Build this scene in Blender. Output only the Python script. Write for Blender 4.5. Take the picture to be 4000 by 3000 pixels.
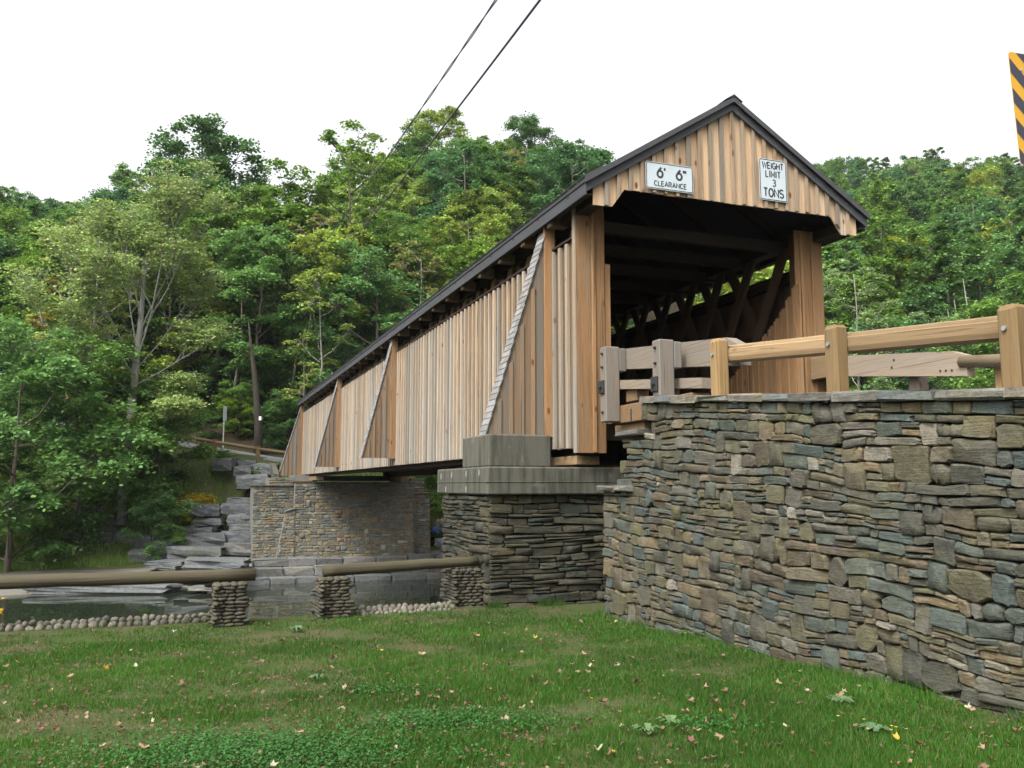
import bpy, math, random
import numpy as np
from mathutils import Vector, Matrix, noise as mn

# ------------------------------------------------------------------ camera, sky, sun, exposure
sc = bpy.context.scene
for o in list(bpy.data.objects): bpy.data.objects.remove(o)
col = sc.collection
R = math.radians
CAM_Z = 1.6
cam_d = bpy.data.cameras.new('camera'); cam = bpy.data.objects.new('camera', cam_d); col.objects.link(cam)
cam.location = (0, 0, CAM_Z); cam.rotation_euler = (R(90) + 0.1167, 0, 0)
cam_d.sensor_width = 36.0; cam_d.lens = 36.0 * 3399.5 / 4000.0; cam_d.clip_start = 0.05; cam_d.clip_end = 3000
sc.camera = cam
SUN_EL, SUN_AZ = 52.0, 215.0          # compass azimuth of the sun: behind the camera and to the left
w = bpy.data.worlds.new('World'); sc.world = w; w.use_nodes = True
wn = w.node_tree; wn.nodes.clear()
sky = wn.nodes.new('ShaderNodeTexSky'); sky.sky_type = 'NISHITA'; sky.sun_disc = False
sky.sun_elevation = R(SUN_EL); sky.sun_rotation = R(SUN_AZ); sky.air_density = 1.0; sky.dust_density = 8.0; sky.ozone_density = 1.0
hs = wn.nodes.new('ShaderNodeHueSaturation'); hs.inputs['Saturation'].default_value = 0.10
bg = wn.nodes.new('ShaderNodeBackground'); bg.inputs['Strength'].default_value = 0.15
wo = wn.nodes.new('ShaderNodeOutputWorld')
wn.links.new(sky.outputs[0], hs.inputs['Color']); wn.links.new(hs.outputs[0], bg.inputs['Color']); wn.links.new(bg.outputs[0], wo.inputs[0])
sd = bpy.data.lights.new('sun', 'SUN'); sd.energy = 1.0; sd.angle = R(11); sd.color = (1.0, 0.96, 0.90)
so = bpy.data.objects.new('sun', sd); col.objects.link(so)
_az, _el = R(SUN_AZ), R(SUN_EL)
_dir = Vector((math.sin(_az) * math.cos(_el), math.cos(_az) * math.cos(_el), math.sin(_el)))
so.rotation_euler = _dir.to_track_quat('Z', 'Y').to_euler(); so.location = (-20, -20, 40)
sc.view_settings.view_transform = 'Standard'; sc.view_settings.look = 'None'
sc.view_settings.exposure = 1.6; sc.view_settings.gamma = 1.0; sc.view_settings.use_curve_mapping = False
sc.render.engine = 'CYCLES'
sc.cycles.max_bounces = 6; sc.cycles.diffuse_bounces = 3; sc.cycles.glossy_bounces = 3; sc.cycles.transmission_bounces = 3
sc.cycles.use_denoising = True

# ------------------------------------------------------------------ helpers
A = 0.353                                   # heading of the bridge
PX, PY, PZ = 1.012, 13.112, 2.093           # foot of its near corner
UX, UY = -math.sin(A), math.cos(A)          # along the bridge
VX, VY = math.cos(A), math.sin(A)           # across the bridge
def W(u, v, z=0.0): return Vector((PX + u * UX + v * VX, PY + u * UY + v * VY, z))
def UV(x, y): return ((x - PX) * UX + (y - PY) * UY, (x - PX) * VX + (y - PY) * VY)
rnd = random.Random(7)

def tag(o, label=None, category=None, group=None, kind=None):
    if label: o['label'] = label
    if category: o['category'] = category
    if group: o['group'] = group
    if kind or category: o['kind'] = kind or 'thing'
    return o
def mesh(name, vf, smooth=False):
    v, f = vf
    me = bpy.data.meshes.new(name); me.from_pydata([tuple(p) for p in v], [], f)
    if smooth: me.polygons.foreach_set('use_smooth', [True] * len(me.polygons))
    return me
def mesh_np(name, v, f, smooth=False):
    me = bpy.data.meshes.new(name); n, k = f.shape
    me.vertices.add(len(v)); me.vertices.foreach_set('co', np.ascontiguousarray(v, dtype=np.float32).ravel())
    me.loops.add(n * k); me.loops.foreach_set('vertex_index', f.astype(np.int32).ravel())
    me.polygons.add(n); me.polygons.foreach_set('loop_start', np.arange(0, n * k, k, dtype=np.int32))
    if smooth: me.polygons.foreach_set('use_smooth', np.ones(n, dtype=bool))
    me.update(calc_edges=True); return me
def mk(name, g, m, parent=None, loc=(0, 0, 0), rot=(0, 0, 0), smooth=False, scale=None):
    me = g if isinstance(g, bpy.types.Mesh) else mesh(name, g, smooth)
    if m is not None and not me.materials: me.materials.append(M[m] if isinstance(m, str) else m)
    o = bpy.data.objects.new(name, me); col.objects.link(o)
    o.location = loc; o.rotation_euler = rot
    if scale: o.scale = scale
    if parent: o.parent = parent
    return o
def empty(name, loc=(0, 0, 0), rz=0.0):
    o = bpy.data.objects.new(name, None); col.objects.link(o); o.location = loc; o.rotation_euler = (0, 0, rz)
    o.empty_display_size = 0.3
    return o
def orient(v, f):
    c = Vector((0, 0, 0))
    for p in v: c += Vector(p)
    c /= len(v); out = []
    for q in f:
        a, b, d = Vector(v[q[0]]), Vector(v[q[1]]), Vector(v[q[2]])
        m = sum((Vector(v[i]) for i in q), Vector()) / len(q)
        out.append(tuple(q) if (b - a).cross(d - a).dot(m - c) >= 0 else tuple(reversed(q)))
    return v, out
def cbox(x0, x1, y0, y1, z0, z1, c=0.006):
    E = ((x0, x1), (y0, y1), (z0, z1)); v = []; ix = {}
    for s in np.ndindex(2, 2, 2):
        for k in range(3):
            p = [E[a][s[a]] if a == k else E[a][s[a]] + (c if s[a] == 0 else -c) for a in range(3)]
            ix[s + (k,)] = len(v); v.append(tuple(p))
    f = []
    for k in range(3):
        a, b = [i for i in range(3) if i != k]
        for s in (0, 1):
            q = []
            for sa, sb in ((0, 0), (1, 0), (1, 1), (0, 1)):
                t = [0, 0, 0]; t[k] = s; t[a] = sa; t[b] = sb; q.append(ix[tuple(t) + (k,)])
            f.append(q)
    for m in range(3):
        k, l = [i for i in range(3) if i != m]
        for sk in (0, 1):
            for sl in (0, 1):
                def g(sm, ax):
                    t = [0, 0, 0]; t[k] = sk; t[l] = sl; t[m] = sm; return ix[tuple(t) + (ax,)]
                f.append([g(0, k), g(1, k), g(1, l), g(0, l)])
    for s in np.ndindex(2, 2, 2): f.append([ix[s + (0,)], ix[s + (1,)], ix[s + (2,)]])
    return orient(v, f)
def cb(dx, dy, dz, c=0.006): return cbox(-dx / 2, dx / 2, -dy / 2, dy / 2, -dz / 2, dz / 2, c)
def prism(poly, t0, t1, axis='y'):
    n = len(poly)
    P = (lambda a, b, t: (a, t, b)) if axis == 'y' else ((lambda a, b, t: (t, a, b)) if axis == 'x' else (lambda a, b, t: (a, b, t)))
    v = [P(a, b, t0) for a, b in poly] + [P(a, b, t1) for a, b in poly]
    f = [list(range(n)), list(range(2 * n - 1, n - 1, -1))] + [[i, (i + 1) % n, n + (i + 1) % n, n + i] for i in range(n)]
    return orient(v, f)
def join(parts):
    v = []; f = []
    for a, b in parts:
        k = len(v); v += list(a); f += [tuple(i + k for i in q) for q in b]
    return v, f
def tube(pts, rad, n=8, cap=True):
    pts = [Vector(p) for p in pts]; v = []; f = []
    if not hasattr(rad, '__len__'): rad = [rad] * len(pts)
    up = None
    for i, p in enumerate(pts):
        d = (pts[min(i + 1, len(pts) - 1)] - pts[max(i - 1, 0)]).normalized()
        if up is None: up = Vector((1, 0, 0)) if abs(d.x) < 0.9 else Vector((0, 1, 0))
        s = d.cross(up).normalized(); up = s.cross(d).normalized()
        for k in range(n):
            a = 2 * math.pi * k / n; q = p + (s * math.cos(a) + up * math.sin(a)) * rad[i]; v.append(tuple(q))
    for i in range(len(pts) - 1):
        for k in range(n): f.append((i * n + k, i * n + (k + 1) % n, (i + 1) * n + (k + 1) % n, (i + 1) * n + k))
    if cap: f.append(tuple(range(n - 1, -1, -1))); f.append(tuple(range((len(pts) - 1) * n, len(pts) * n)))
    return v, f
def clip(poly, a, b, c):            # keep a*x+b*y<=c
    out = []
    for i in range(len(poly)):
        p, q = poly[i], poly[(i + 1) % len(poly)]
        dp, dq = a * p[0] + b * p[1] - c, a * q[0] + b * q[1] - c
        if dp <= 0: out.append(p)
        if dp * dq < 0:
            t = dp / (dp - dq); out.append((p[0] + t * (q[0] - p[0]), p[1] + t * (q[1] - p[1])))
    return out

# ------------------------------------------------------------------ materials
M = {}
class NT:
    def __init__(s, name):
        s.m = bpy.data.materials.new(name); s.m.use_nodes = True; s.t = s.m.node_tree; s.t.nodes.clear(); M[name] = s.m
        s.out = s.t.nodes.new('ShaderNodeOutputMaterial')
    def n(s, ty, props=None, **inp):
        nd = s.t.nodes.new('ShaderNode' + ty)
        for k, v in (props or {}).items(): setattr(nd, k, v)
        for k, v in inp.items():
            key = int(k[1:]) if k[0] == 'i' and k[1:].isdigit() else k.replace('_', ' ')
            sk = nd.inputs[key]
            if isinstance(v, bpy.types.NodeSocket): s.t.links.new(v, sk)
            else: sk.default_value = v
        return nd
    def math(s, op, a, b=0.0, clamp=False):
        return s.n('Math', {'operation': op, 'use_clamp': clamp}, i0=a, i1=b).outputs[0]
    def mix(s, fac, a, b, blend='MIX'):
        nd = s.n('Mix', {'data_type': 'RGBA', 'blend_type': blend})
        for k, v in ((0, fac), (6, a), (7, b)):
            if isinstance(v, bpy.types.NodeSocket): s.t.links.new(v, nd.inputs[k])
            else: nd.inputs[k].default_value = v if k == 0 or len(v) == 4 else (*v, 1)
        return nd.outputs[2]
    def ramp(s, fac, stops, interp='LINEAR'):
        nd = s.n('ValToRGB', None, Fac=fac); cr = nd.color_ramp; cr.interpolation = interp
        while len(cr.elements) < len(stops): cr.elements.new(0.5)
        for e, (p, c) in zip(cr.elements, stops): e.position = p; e.color = (*c, 1) if len(c) == 3 else c
        return nd.outputs[0]
    def noise(s, vec, scale, detail=3.0, rough=0.55, dist=0.0):
        return s.n('TexNoise', None, Vector=vec, Scale=scale, Detail=detail, Roughness=rough, Distortion=dist).outputs[0]
    def obj(s, scale=(1, 1, 1), jitter=True):
        tc = s.n('TexCoord').outputs['Object']; v = s.n('VectorMath', {'operation': 'MULTIPLY'}, i0=tc, i1=scale).outputs[0]
        if jitter:
            r = s.n('ObjectInfo').outputs['Random']; k = s.n('VectorMath', {'operation': 'SCALE'}, i0=(37.0, 61.0, 53.0), Scale=r).outputs[0]
            v = s.n('VectorMath', {'operation': 'ADD'}, i0=v, i1=k).outputs[0]
        return v
    def pos(s, scale=(1, 1, 1)):
        return s.n('VectorMath', {'operation': 'MULTIPLY'}, i0=s.n('NewGeometry').outputs['Position'], i1=scale).outputs[0]
    def rand(s):
        return s.math('FRACT', s.math('ADD', s.n('ObjectInfo').outputs['Random'], s.n('NewGeometry').outputs['Random Per Island']))
    def bsdf(s, color, rough=0.7, bump=None, bstr=0.3, bdist=0.01, spec=0.3, metal=0.0):
        b = s.n('BsdfPrincipled', None, Roughness=rough, Metallic=metal); b.inputs['Specular IOR Level'].default_value = spec
        if isinstance(color, bpy.types.NodeSocket): s.t.links.new(color, b.inputs['Base Color'])
        else: b.inputs['Base Color'].default_value = (*color, 1)
        if bump is not None:
            bn = s.n('Bump', None, Height=bump, Strength=bstr, Distance=bdist); s.t.links.new(bn.outputs[0], b.inputs['Normal'])
        s.t.links.new(b.outputs[0], s.out.inputs[0]); return b

def wood(name, axis, fresh, light, grey, amount, knots=1.0, spread=0.35, foot=0.0, vr=(.76, 1.16)):
    t = NT(name); L, X = 0.9, 26.0
    sc3 = [X, X, X]; sc3[axis] = L
    v = t.obj(tuple(sc3)); g = t.noise(v, 1.0, 5.0, 0.6, 0.6)
    sc2 = [6.0, 6.0, 6.0]; sc2[axis] = 0.55
    wth = t.noise(t.obj(tuple(sc2)), 1.0, 3.0, 0.55, 0.4)
    rd = t.n('ObjectInfo').outputs['Random']
    rd2 = t.math('FRACT', t.math('MULTIPLY', rd, 17.3))
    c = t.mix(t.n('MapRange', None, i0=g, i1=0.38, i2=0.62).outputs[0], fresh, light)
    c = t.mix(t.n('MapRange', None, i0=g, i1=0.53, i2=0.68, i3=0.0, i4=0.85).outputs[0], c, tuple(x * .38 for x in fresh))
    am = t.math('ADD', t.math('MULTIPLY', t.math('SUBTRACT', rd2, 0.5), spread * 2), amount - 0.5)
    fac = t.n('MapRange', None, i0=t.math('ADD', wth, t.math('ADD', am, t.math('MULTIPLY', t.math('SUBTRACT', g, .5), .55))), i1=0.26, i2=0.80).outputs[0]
    if foot:
        oz = t.n('SeparateXYZ', None, Vector=t.n('TexCoord').outputs['Object']).outputs[2]; am = am  # weathering creeps up from the foot of the boards
        fz = t.n('MapRange', None, i0=oz, i1=1.0, i2=-1.6, i3=-foot * .5, i4=foot).outputs[0]
        fac = t.math('ADD', fac, fz, True)
    gg = t.mix(g, tuple(x * 0.72 for x in grey), tuple(min(1, x * 1.22) for x in grey))
    c = t.mix(fac, c, gg)
    hsv = t.n('HueSaturation', None, Color=c, Value=t.n('MapRange', None, i0=rd, i3=vr[0], i4=vr[1]).outputs[0]).outputs[0]
    cs = [42.0, 42.0, 42.0]; cs[axis] = .5
    ck = t.noise(t.obj(tuple(cs)), 1.0, 3.0, .5, .3)
    hsv = t.mix(t.n('MapRange', None, i0=ck, i1=.64, i2=.70, i3=0, i4=.75).outputs[0], hsv, tuple(x * .30 for x in fresh))
    if knots:
        ks = [4.2, 4.2, 4.2]; ks[axis] = 1.9
        vo = t.n('TexVoronoi', None, Vector=t.obj(tuple(ks)), Scale=1.0, Randomness=1.0).outputs['Distance']
        kf = t.n('MapRange', None, i0=vo, i1=0.13, i2=0.07, i3=0.0, i4=0.85 * knots).outputs[0]
        hsv = t.mix(kf, hsv, (0.10, 0.045, 0.02))
    t.bsdf(hsv, 0.8, g, 0.6, 0.006, 0.15)
FR, LT, GY = (0.098, 0.056, 0.024), (0.150, 0.094, 0.046), (0.085, 0.077, 0.062)
wood('siding_board_shaded', 2, FR, LT, GY, 0.46, foot=.16)  # recess shadow between the battens is put into the board colour
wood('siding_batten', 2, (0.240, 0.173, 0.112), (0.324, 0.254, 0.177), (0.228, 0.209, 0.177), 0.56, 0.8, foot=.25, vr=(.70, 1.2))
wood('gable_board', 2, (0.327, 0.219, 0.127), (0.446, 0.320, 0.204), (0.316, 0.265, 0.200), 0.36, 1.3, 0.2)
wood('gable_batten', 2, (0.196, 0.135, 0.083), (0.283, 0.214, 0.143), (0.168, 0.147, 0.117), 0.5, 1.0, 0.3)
wood('fresh_board', 2, (0.183, 0.097, 0.043), (0.253, 0.154, 0.077), (0.166, 0.130, 0.090), 0.2, 1.3, 0.15)
wood('buttress_board', 2, (0.150, 0.093, 0.050), (0.201, 0.138, 0.083), (0.118, 0.105, 0.088), 0.46, 1.3, 0.3)
wood('timber_y', 1, (0.171, 0.113, 0.060), (0.228, 0.161, 0.088), (0.143, 0.121, 0.088), 0.36, 0.6, 0.15)
wood('timber_x', 0, (0.150, 0.090, 0.043), (0.204, 0.129, 0.065), (0.136, 0.113, 0.083), 0.3, 0.5)
wood('timber_z', 2, (0.152, 0.095, 0.040), (0.211, 0.143, 0.068), (0.138, 0.108, 0.066), 0.3, 0.5, 0.1)
wood('grey_timber_z', 2, (0.126, 0.102, 0.077), (0.168, 0.141, 0.113), (0.123, 0.115, 0.102), 0.58, 0.8, 0.15)
wood('grey_timber_y', 1, (0.159, 0.123, 0.086), (0.213, 0.172, 0.128), (0.148, 0.131, 0.110), 0.50, 0.8, 0.15)
wood('truss_wood_shaded', 2, (0.060, 0.034, 0.019), (0.09, 0.055, 0.031), (0.06, 0.05, 0.042), 0.3, 0.3)  # backlit silhouette: shade put into the truss timber colour
wood('lattice_wood_lit', 2, (0.16, 0.098, 0.052), (0.23, 0.15, 0.085), (0.15, 0.13, 0.105), 0.3, 0.5)  # lighter, daylit copy of the truss and tie beam timber
wood('inner_wood_shaded', 1, (0.024, 0.016, 0.011), (0.038, 0.026, 0.018), (0.028, 0.025, 0.022), 0.35, 0.3)  # old dark wood, darkened further to paint in the interior shade
wood('tie_wood_shaded', 0, (0.030, 0.020, 0.013), (0.045, 0.031, 0.02), (0.03, 0.026, 0.022), 0.3, 0.3)  # tie beams inside the roof, interior shade put into their colour
wood('shingle_wood', 2, (0.152, 0.117, 0.089), (0.191, 0.156, 0.124), (0.152, 0.154, 0.153), 0.72, 0.0, 0.12)

def stone(name, stops, bstr=0.6, moss=0.25, scale=1.0, light=(0.42, 0.41, 0.38), K=0.62, strata=1.0):
    t = NT(name); r = t.rand(); stops = [(a, tuple(x * K for x in b)) for a, b in stops]; light = tuple(x * K for x in light); c = t.ramp(r, stops, 'CONSTANT')
    v = t.pos(); rr = t.n('VectorMath', {'operation': 'SCALE'}, i0=(11.0, 7.0, 5.0), Scale=r).outputs[0]
    v2 = t.n('VectorMath', {'operation': 'ADD'}, i0=v, i1=rr).outputs[0]
    n1 = t.noise(v2, 9 * scale, 6, 0.65); n2 = t.noise(v2, 48 * scale, 5, 0.7); n3 = t.noise(v2, 3.2 * scale, 4, 0.6, 1.0)
    c = t.n('HueSaturation', None, Color=c, Value=t.n('MapRange', None, i0=n1, i1=0.3, i2=0.7, i3=0.68, i4=1.28).outputs[0],
            Saturation=t.n('MapRange', None, i0=n3, i1=0.3, i2=0.7, i3=0.6, i4=1.25).outputs[0]).outputs[0]
    c = t.n('HueSaturation', None, Color=c, Value=t.n('MapRange', None, i0=n2, i1=0.3, i2=0.7, i3=0.82, i4=1.15).outputs[0]).outputs[0]
    c = t.mix(t.n('MapRange', None, i0=n3, i1=0.62, i2=0.75, i3=0, i4=0.5).outputs[0], c, light)
    st = t.noise(t.n('VectorMath', {'operation': 'MULTIPLY'}, i0=v2, i1=(5.0, 5.0, 70.0)).outputs[0], scale, 4, .6, .6)
    c = t.n('HueSaturation', None, Color=c, Value=t.n('MapRange', None, i0=st, i1=0.32, i2=0.68, i3=1 - .28 * strata, i4=1 + .22 * strata).outputs[0]).outputs[0]
    nm = t.noise(v, 1.7 * scale, 5, 0.65)
    c = t.mix(t.n('MapRange', None, i0=nm, i1=0.52, i2=0.72, i3=0, i4=moss).outputs[0], c, (0.085, 0.085, 0.028))
    h = t.math('ADD', t.math('ADD', n1, t.math('MULTIPLY', st, .35 * strata)), t.math('MULTIPLY', n2, 0.4))
    t.bsdf(c, 0.82, h, bstr, 0.03 / scale, 0.25)
stone('wall_stone', [(0, (.150, .138, .078)), (.16, (.118, .136, .106)), (.30, (.135, .125, .085)), (.44, (.175, .148, .085)), (.55, (.110, .108, .078)), (.66, (.140, .112, .070)), (.77, (.225, .175, .100)), (.84, (.104, .130, .114)), (.90, (.178, .165, .122)), (.965, (.30, .27, .205))], 0.8, 0.3, K=.43)
stone('old_stone', [(0, (0.095, 0.090, 0.056)), (.25, (0.123, 0.114, 0.070)), (.45, (0.081, 0.084, 0.059)), (.62, (0.142, 0.119, 0.067)), (.78, (0.071, 0.087, 0.063)), (.92, (0.162, 0.152, 0.104))], 0.8, 0.35, K=0.3)
stone('masonry_stone', [(0, (0.177, 0.150, 0.093)), (.2, (0.135, 0.135, 0.111)), (.38, (0.208, 0.165, 0.089)), (.52, (0.104, 0.105, 0.085)), (.66, (0.166, 0.145, 0.102)), (.8, (0.151, 0.165, 0.140)), (.9, (0.198, 0.135, 0.076)), (.96, (0.260, 0.235, 0.170))], 0.6, 0.2, K=0.62)
stone('ledge_stone', [(0, (.20, .20, .19)), (.3, (.17, .175, .165)), (.55, (.23, .22, .195)), (.8, (.155, .165, .165))], 0.7, 0.35, 0.7, K=0.52, strata=.45)
stone('boulder_stone', [(0, (.145, .155, .155)), (.35, (.125, .135, .14)), (.65, (.165, .165, .155)), (.85, (.115, .125, .125))], 0.8, 0.35, 0.5, K=0.55, strata=.35)
stone('cobble_stone', [(0, (.24, .212, .155)), (.3, (.19, .172, .130)), (.6, (.27, .246, .195)), (.85, (.16, .152, .125))], 0.5, 0.2, 2.0, K=0.46, strata=.1)
stone('pillar_cobble', [(0, (.15, .130, .085)), (.3, (.12, .106, .072)), (.6, (.175, .152, .105)), (.85, (.11, .102, .078))], 0.5, 0.4, 2.0, K=0.27, strata=.1)
stone('coping_stone', [(0, (.19, .18, .15)), (.25, (.15, .165, .155)), (.5, (.23, .20, .15)), (.75, (.145, .14, .12))], 0.7, 0.3, K=0.52)
t = NT('mortar'); t.bsdf(t.mix(t.noise(t.pos(), 8, 4), (.085, .08, .068), (.135, .128, .112)), 0.9, t.noise(t.pos(), 60, 3), 0.4)
t = NT('wall_core'); t.bsdf(t.mix(t.noise(t.pos(), 12, 4), (.028, .026, .02), (.06, .055, .042)), 0.95)
t = NT('concrete'); p = t.pos(); n1 = t.noise(p, 1.6, 6, .65); n2 = t.noise(t.pos((9, 9, 1.1)), 1.0, 5, .6)
c = t.mix(n1, (.044, .044, .032), (.082, .079, .062)); c = t.mix(t.n('MapRange', None, i0=n2, i1=.44, i2=.66, i3=0, i4=.85).outputs[0], c, (.022, .022, .014))
c = t.mix(t.n('MapRange', None, i0=t.noise(p, 4.5, 4), i1=.62, i2=.75, i3=0, i4=.5).outputs[0], c, (.15, .15, .138))
t.bsdf(c, 0.85, t.noise(p, 40, 5), 0.3, 0.01)
t = NT('concrete_patch'); t.bsdf((.17, .17, .155), .85)
t = NT('roof_shingle'); t.bsdf(t.mix(t.noise(t.obj((20, 3, 20)), 1, 4), (.016, .0165, .018), (.04, .041, .044)), .8, t.noise(t.pos(), 80, 3), .3)
t = NT('roof_trim'); t.bsdf(t.mix(t.noise(t.obj((14, 1, 14)), 1, 4), (.020, .021, .023), (.055, .056, .060)), .7)
t = NT('black_steel'); t.bsdf((.018, .019, .021), .45, t.noise(t.pos(), 60, 3), .15)
t = NT('galvanised'); t.bsdf((.36, .38, .40), .4, None, metal=.8)
t = NT('sign_white'); t.bsdf(t.mix(t.noise(t.pos(), 3, 4), (.30, .345, .365), (.36, .40, .415)), .45)
t = NT('sign_black'); t.bsdf((.02, .021, .024), .5)
t = NT('sign_yellow'); t.bsdf(t.mix(t.noise(t.pos(), 70, 2), (.36, .185, .008), (.43, .23, .012)), .45)
t = NT('sign_stripe'); t.bsdf((.022, .024, .038), .5)
t = NT('sign_back'); t.bsdf((.42, .45, .45), .5)
t = NT('paper_white'); t.bsdf((.62, .63, .60), .8)
t = NT('cable_black'); t.bsdf((.05, .048, .065), .6)
t = NT('blue_plastic'); t.bsdf((.05, .11, .36), .5)
t = NT('asphalt'); t.bsdf(t.mix(t.noise(t.pos(), 2, 5), (.10, .105, .11), (.16, .165, .17)), .9, t.noise(t.pos(), 90, 3), .3)
t = NT('log_wood'); v = t.obj((14, .7, 14)); n1 = t.noise(v, 1, 5, .6, .5); n2 = t.noise(t.obj((2, 2, 2)), 1, 4)
c = t.mix(n1, (.022, .018, .010), (.062, .050, .029)); c = t.mix(t.n('MapRange', None, i0=n2, i1=.42, i2=.7, i3=0, i4=.75).outputs[0], c, (.034, .034, .011))
t.bsdf(c, .85, n1, .9, .02)
# ground: zone attribute 0 lawn soil, 1 river gravel, 2 grassy bank, 3 leaf-strewn forest floor
t = NT('ground_mat'); z = t.n('Attribute', {'attribute_name': 'zone'}).outputs['Fac']; p = t.pos()
na = t.noise(p, 1.3, 5, .6); nb = t.noise(p, 14, 5, .65); nc = t.noise(p, 60, 3, .6)
lawn = t.mix(t.n('MapRange', None, i0=na, i1=.38, i2=.62).outputs[0], (.024, .044, .009), (.060, .050, .027)); lawn = t.mix(t.n('MapRange', None, i0=nb, i1=.4, i2=.7).outputs[0], lawn, (.042, .048, .017))
grav = t.mix(nb, (.085, .08, .068), (.15, .142, .125)); bank = t.mix(na, (.035, .06, .014), (.08, .075, .035)); flo = t.mix(nb, (.020, .015, .009), (.046, .032, .017))
flo = t.mix(t.n('MapRange', None, i0=na, i1=.5, i2=.68).outputs[0], flo, (.022, .032, .009))
zz = t.math('ADD', z, t.math('MULTIPLY', t.math('SUBTRACT', nb, .5), .8))
c = t.mix(t.n('MapRange', None, i0=zz, i1=.4, i2=.6).outputs[0], lawn, grav); c = t.mix(t.n('MapRange', None, i0=zz, i1=1.4, i2=1.6).outputs[0], c, bank)
c = t.mix(t.n('MapRange', None, i0=zz, i1=2.4, i2=2.6).outputs[0], c, flo)
t.bsdf(c, .95, t.math('ADD', nb, t.math('MULTIPLY', nc, .5)), .6, .03, .1)
t = NT('water_mat'); rip = t.noise(t.pos((1.0, 1.0, 1)), 1.1, 3, .5); b = t.bsdf((.012, .016, .010), .02, rip, .02, .05, .5); b.inputs['IOR'].default_value = 1.33

def leafmat(name, dark, light, third=None, tr=0.32, var=0.6, objvar=0.25, K=1.68):
    dark, light = tuple(x * K for x in dark), tuple(x * K for x in light); third = third and tuple(x * K for x in third)
    t = NT(name); ri = t.n('NewGeometry').outputs['Random Per Island']; ro = t.n('ObjectInfo').outputs['Random']
    c = t.mix(t.n('MapRange', None, i0=ri, i3=.22, i4=.78).outputs[0], dark, light)
    if third: c = t.mix(t.n('MapRange', None, i0=t.math('FRACT', t.math('MULTIPLY', ri, 13.7)), i1=.72, i2=.9).outputs[0], c, third)
    big = t.noise(t.pos(), .45, 3, .5)
    c = t.n('HueSaturation', None, Color=c, Hue=t.n('MapRange', None, i0=ro, i3=.5 - .03 * objvar * 2, i4=.5 + .05 * objvar * 2).outputs[0],
            Value=t.n('MapRange', None, i0=big, i1=.3, i2=.7, i3=1 - var * .45, i4=1 + var * .45).outputs[0], Saturation=t.n('MapRange', None, i0=ro, i3=1.0 + objvar * .2, i4=1.0 - objvar * .6).outputs[0]).outputs[0]
    d = t.n('BsdfPrincipled', None, Roughness=.6); d.inputs['Specular IOR Level'].default_value = .25; t.t.links.new(c, d.inputs['Base Color'])
    tl = t.n('BsdfTranslucent', None, Color=t.n('HueSaturation', None, Color=c, Value=1.25, Hue=.49).outputs[0])
    ms = t.n('MixShader', None, Fac=tr); t.t.links.new(d.outputs[0], ms.inputs[1]); t.t.links.new(tl.outputs[0], ms.inputs[2]); t.t.links.new(ms.outputs[0], t.out.inputs[0])
leafmat('leaf_dark', (0.0198, .054, .010), (0.0495, .102, .018))
leafmat('leaf_mid', (0.0352, .082, .012), (0.0825, .150, .024))
leafmat('leaf_yellowgreen', (0.0605, .110, .010), (0.1320, .185, .020), (0.1870, .165, .02))
leafmat('leaf_blue', (.024, .070, .020), (.056, .120, .034))
leafmat('leaf_pale', (0.0660, .112, .024), (0.1375, .185, .045))
leafmat('leaf_grey_tree', (0.0825, .125, .020), (0.1650, .205, .040), (0.1980, .20, .04))
leafmat('leaf_rust', (.075, .095, .018), (.14, .145, .03), (.16, .10, .03))
leafmat('leaf_bush', (0.0330, .080, .010), (0.0825, .145, .018))
leafmat('goldenrod', (.42, .30, .012), (.58, .42, .02), None, .2, .2, K=0.62)
leafmat('grass_blade', (.014, .082, .004), (.046, .142, .008), (.125, .135, .036), .35, .7, 0, K=0.760)
leafmat('bank_blade', (.045, .115, .012), (.095, .175, .022), (.18, .16, .05), .35, .6, 0, K=1.5)
leafmat('clover_leaf', (.018, .080, .012), (.045, .140, .022), None, .3, .3, 0, K=0.8)
leafmat('weed_leaf', (.075, .145, .05), (.12, .20, .075), None, .3, .3, K=0.7)
leafmat('dry_pale', (.34, .30, .18), (.46, .41, .27), None, .2, .2, K=0.6)
leafmat('dry_brown', (.14, .075, .042), (.22, .125, .075), None, .2, .2, K=0.6)
leafmat('dry_rust', (.27, .165, .095), (.38, .26, .165), None, .2, .2, K=0.6)
leafmat('dry_yellow', (.40, .28, .03), (.50, .36, .05), None, .2, .2, K=0.6)
def bark(name, a, b, s=6):
    t = NT(name); v = t.obj((s, s, 1.4)); n1 = t.noise(v, 1.0, 5, .65, .4)
    t.bsdf(t.mix(n1, a, b), .9, n1, .6, .03, .15)
bark('bark_grey', (.09, .088, .075), (.27, .265, .235)); bark('bark_dark', (.02, .017, .013), (.05, .043, .034)); bark('bark_brown', (.055, .045, .035), (.13, .11, .085)); bark('bark_pale', (.10, .092, .078), (.22, .21, .18))

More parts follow.
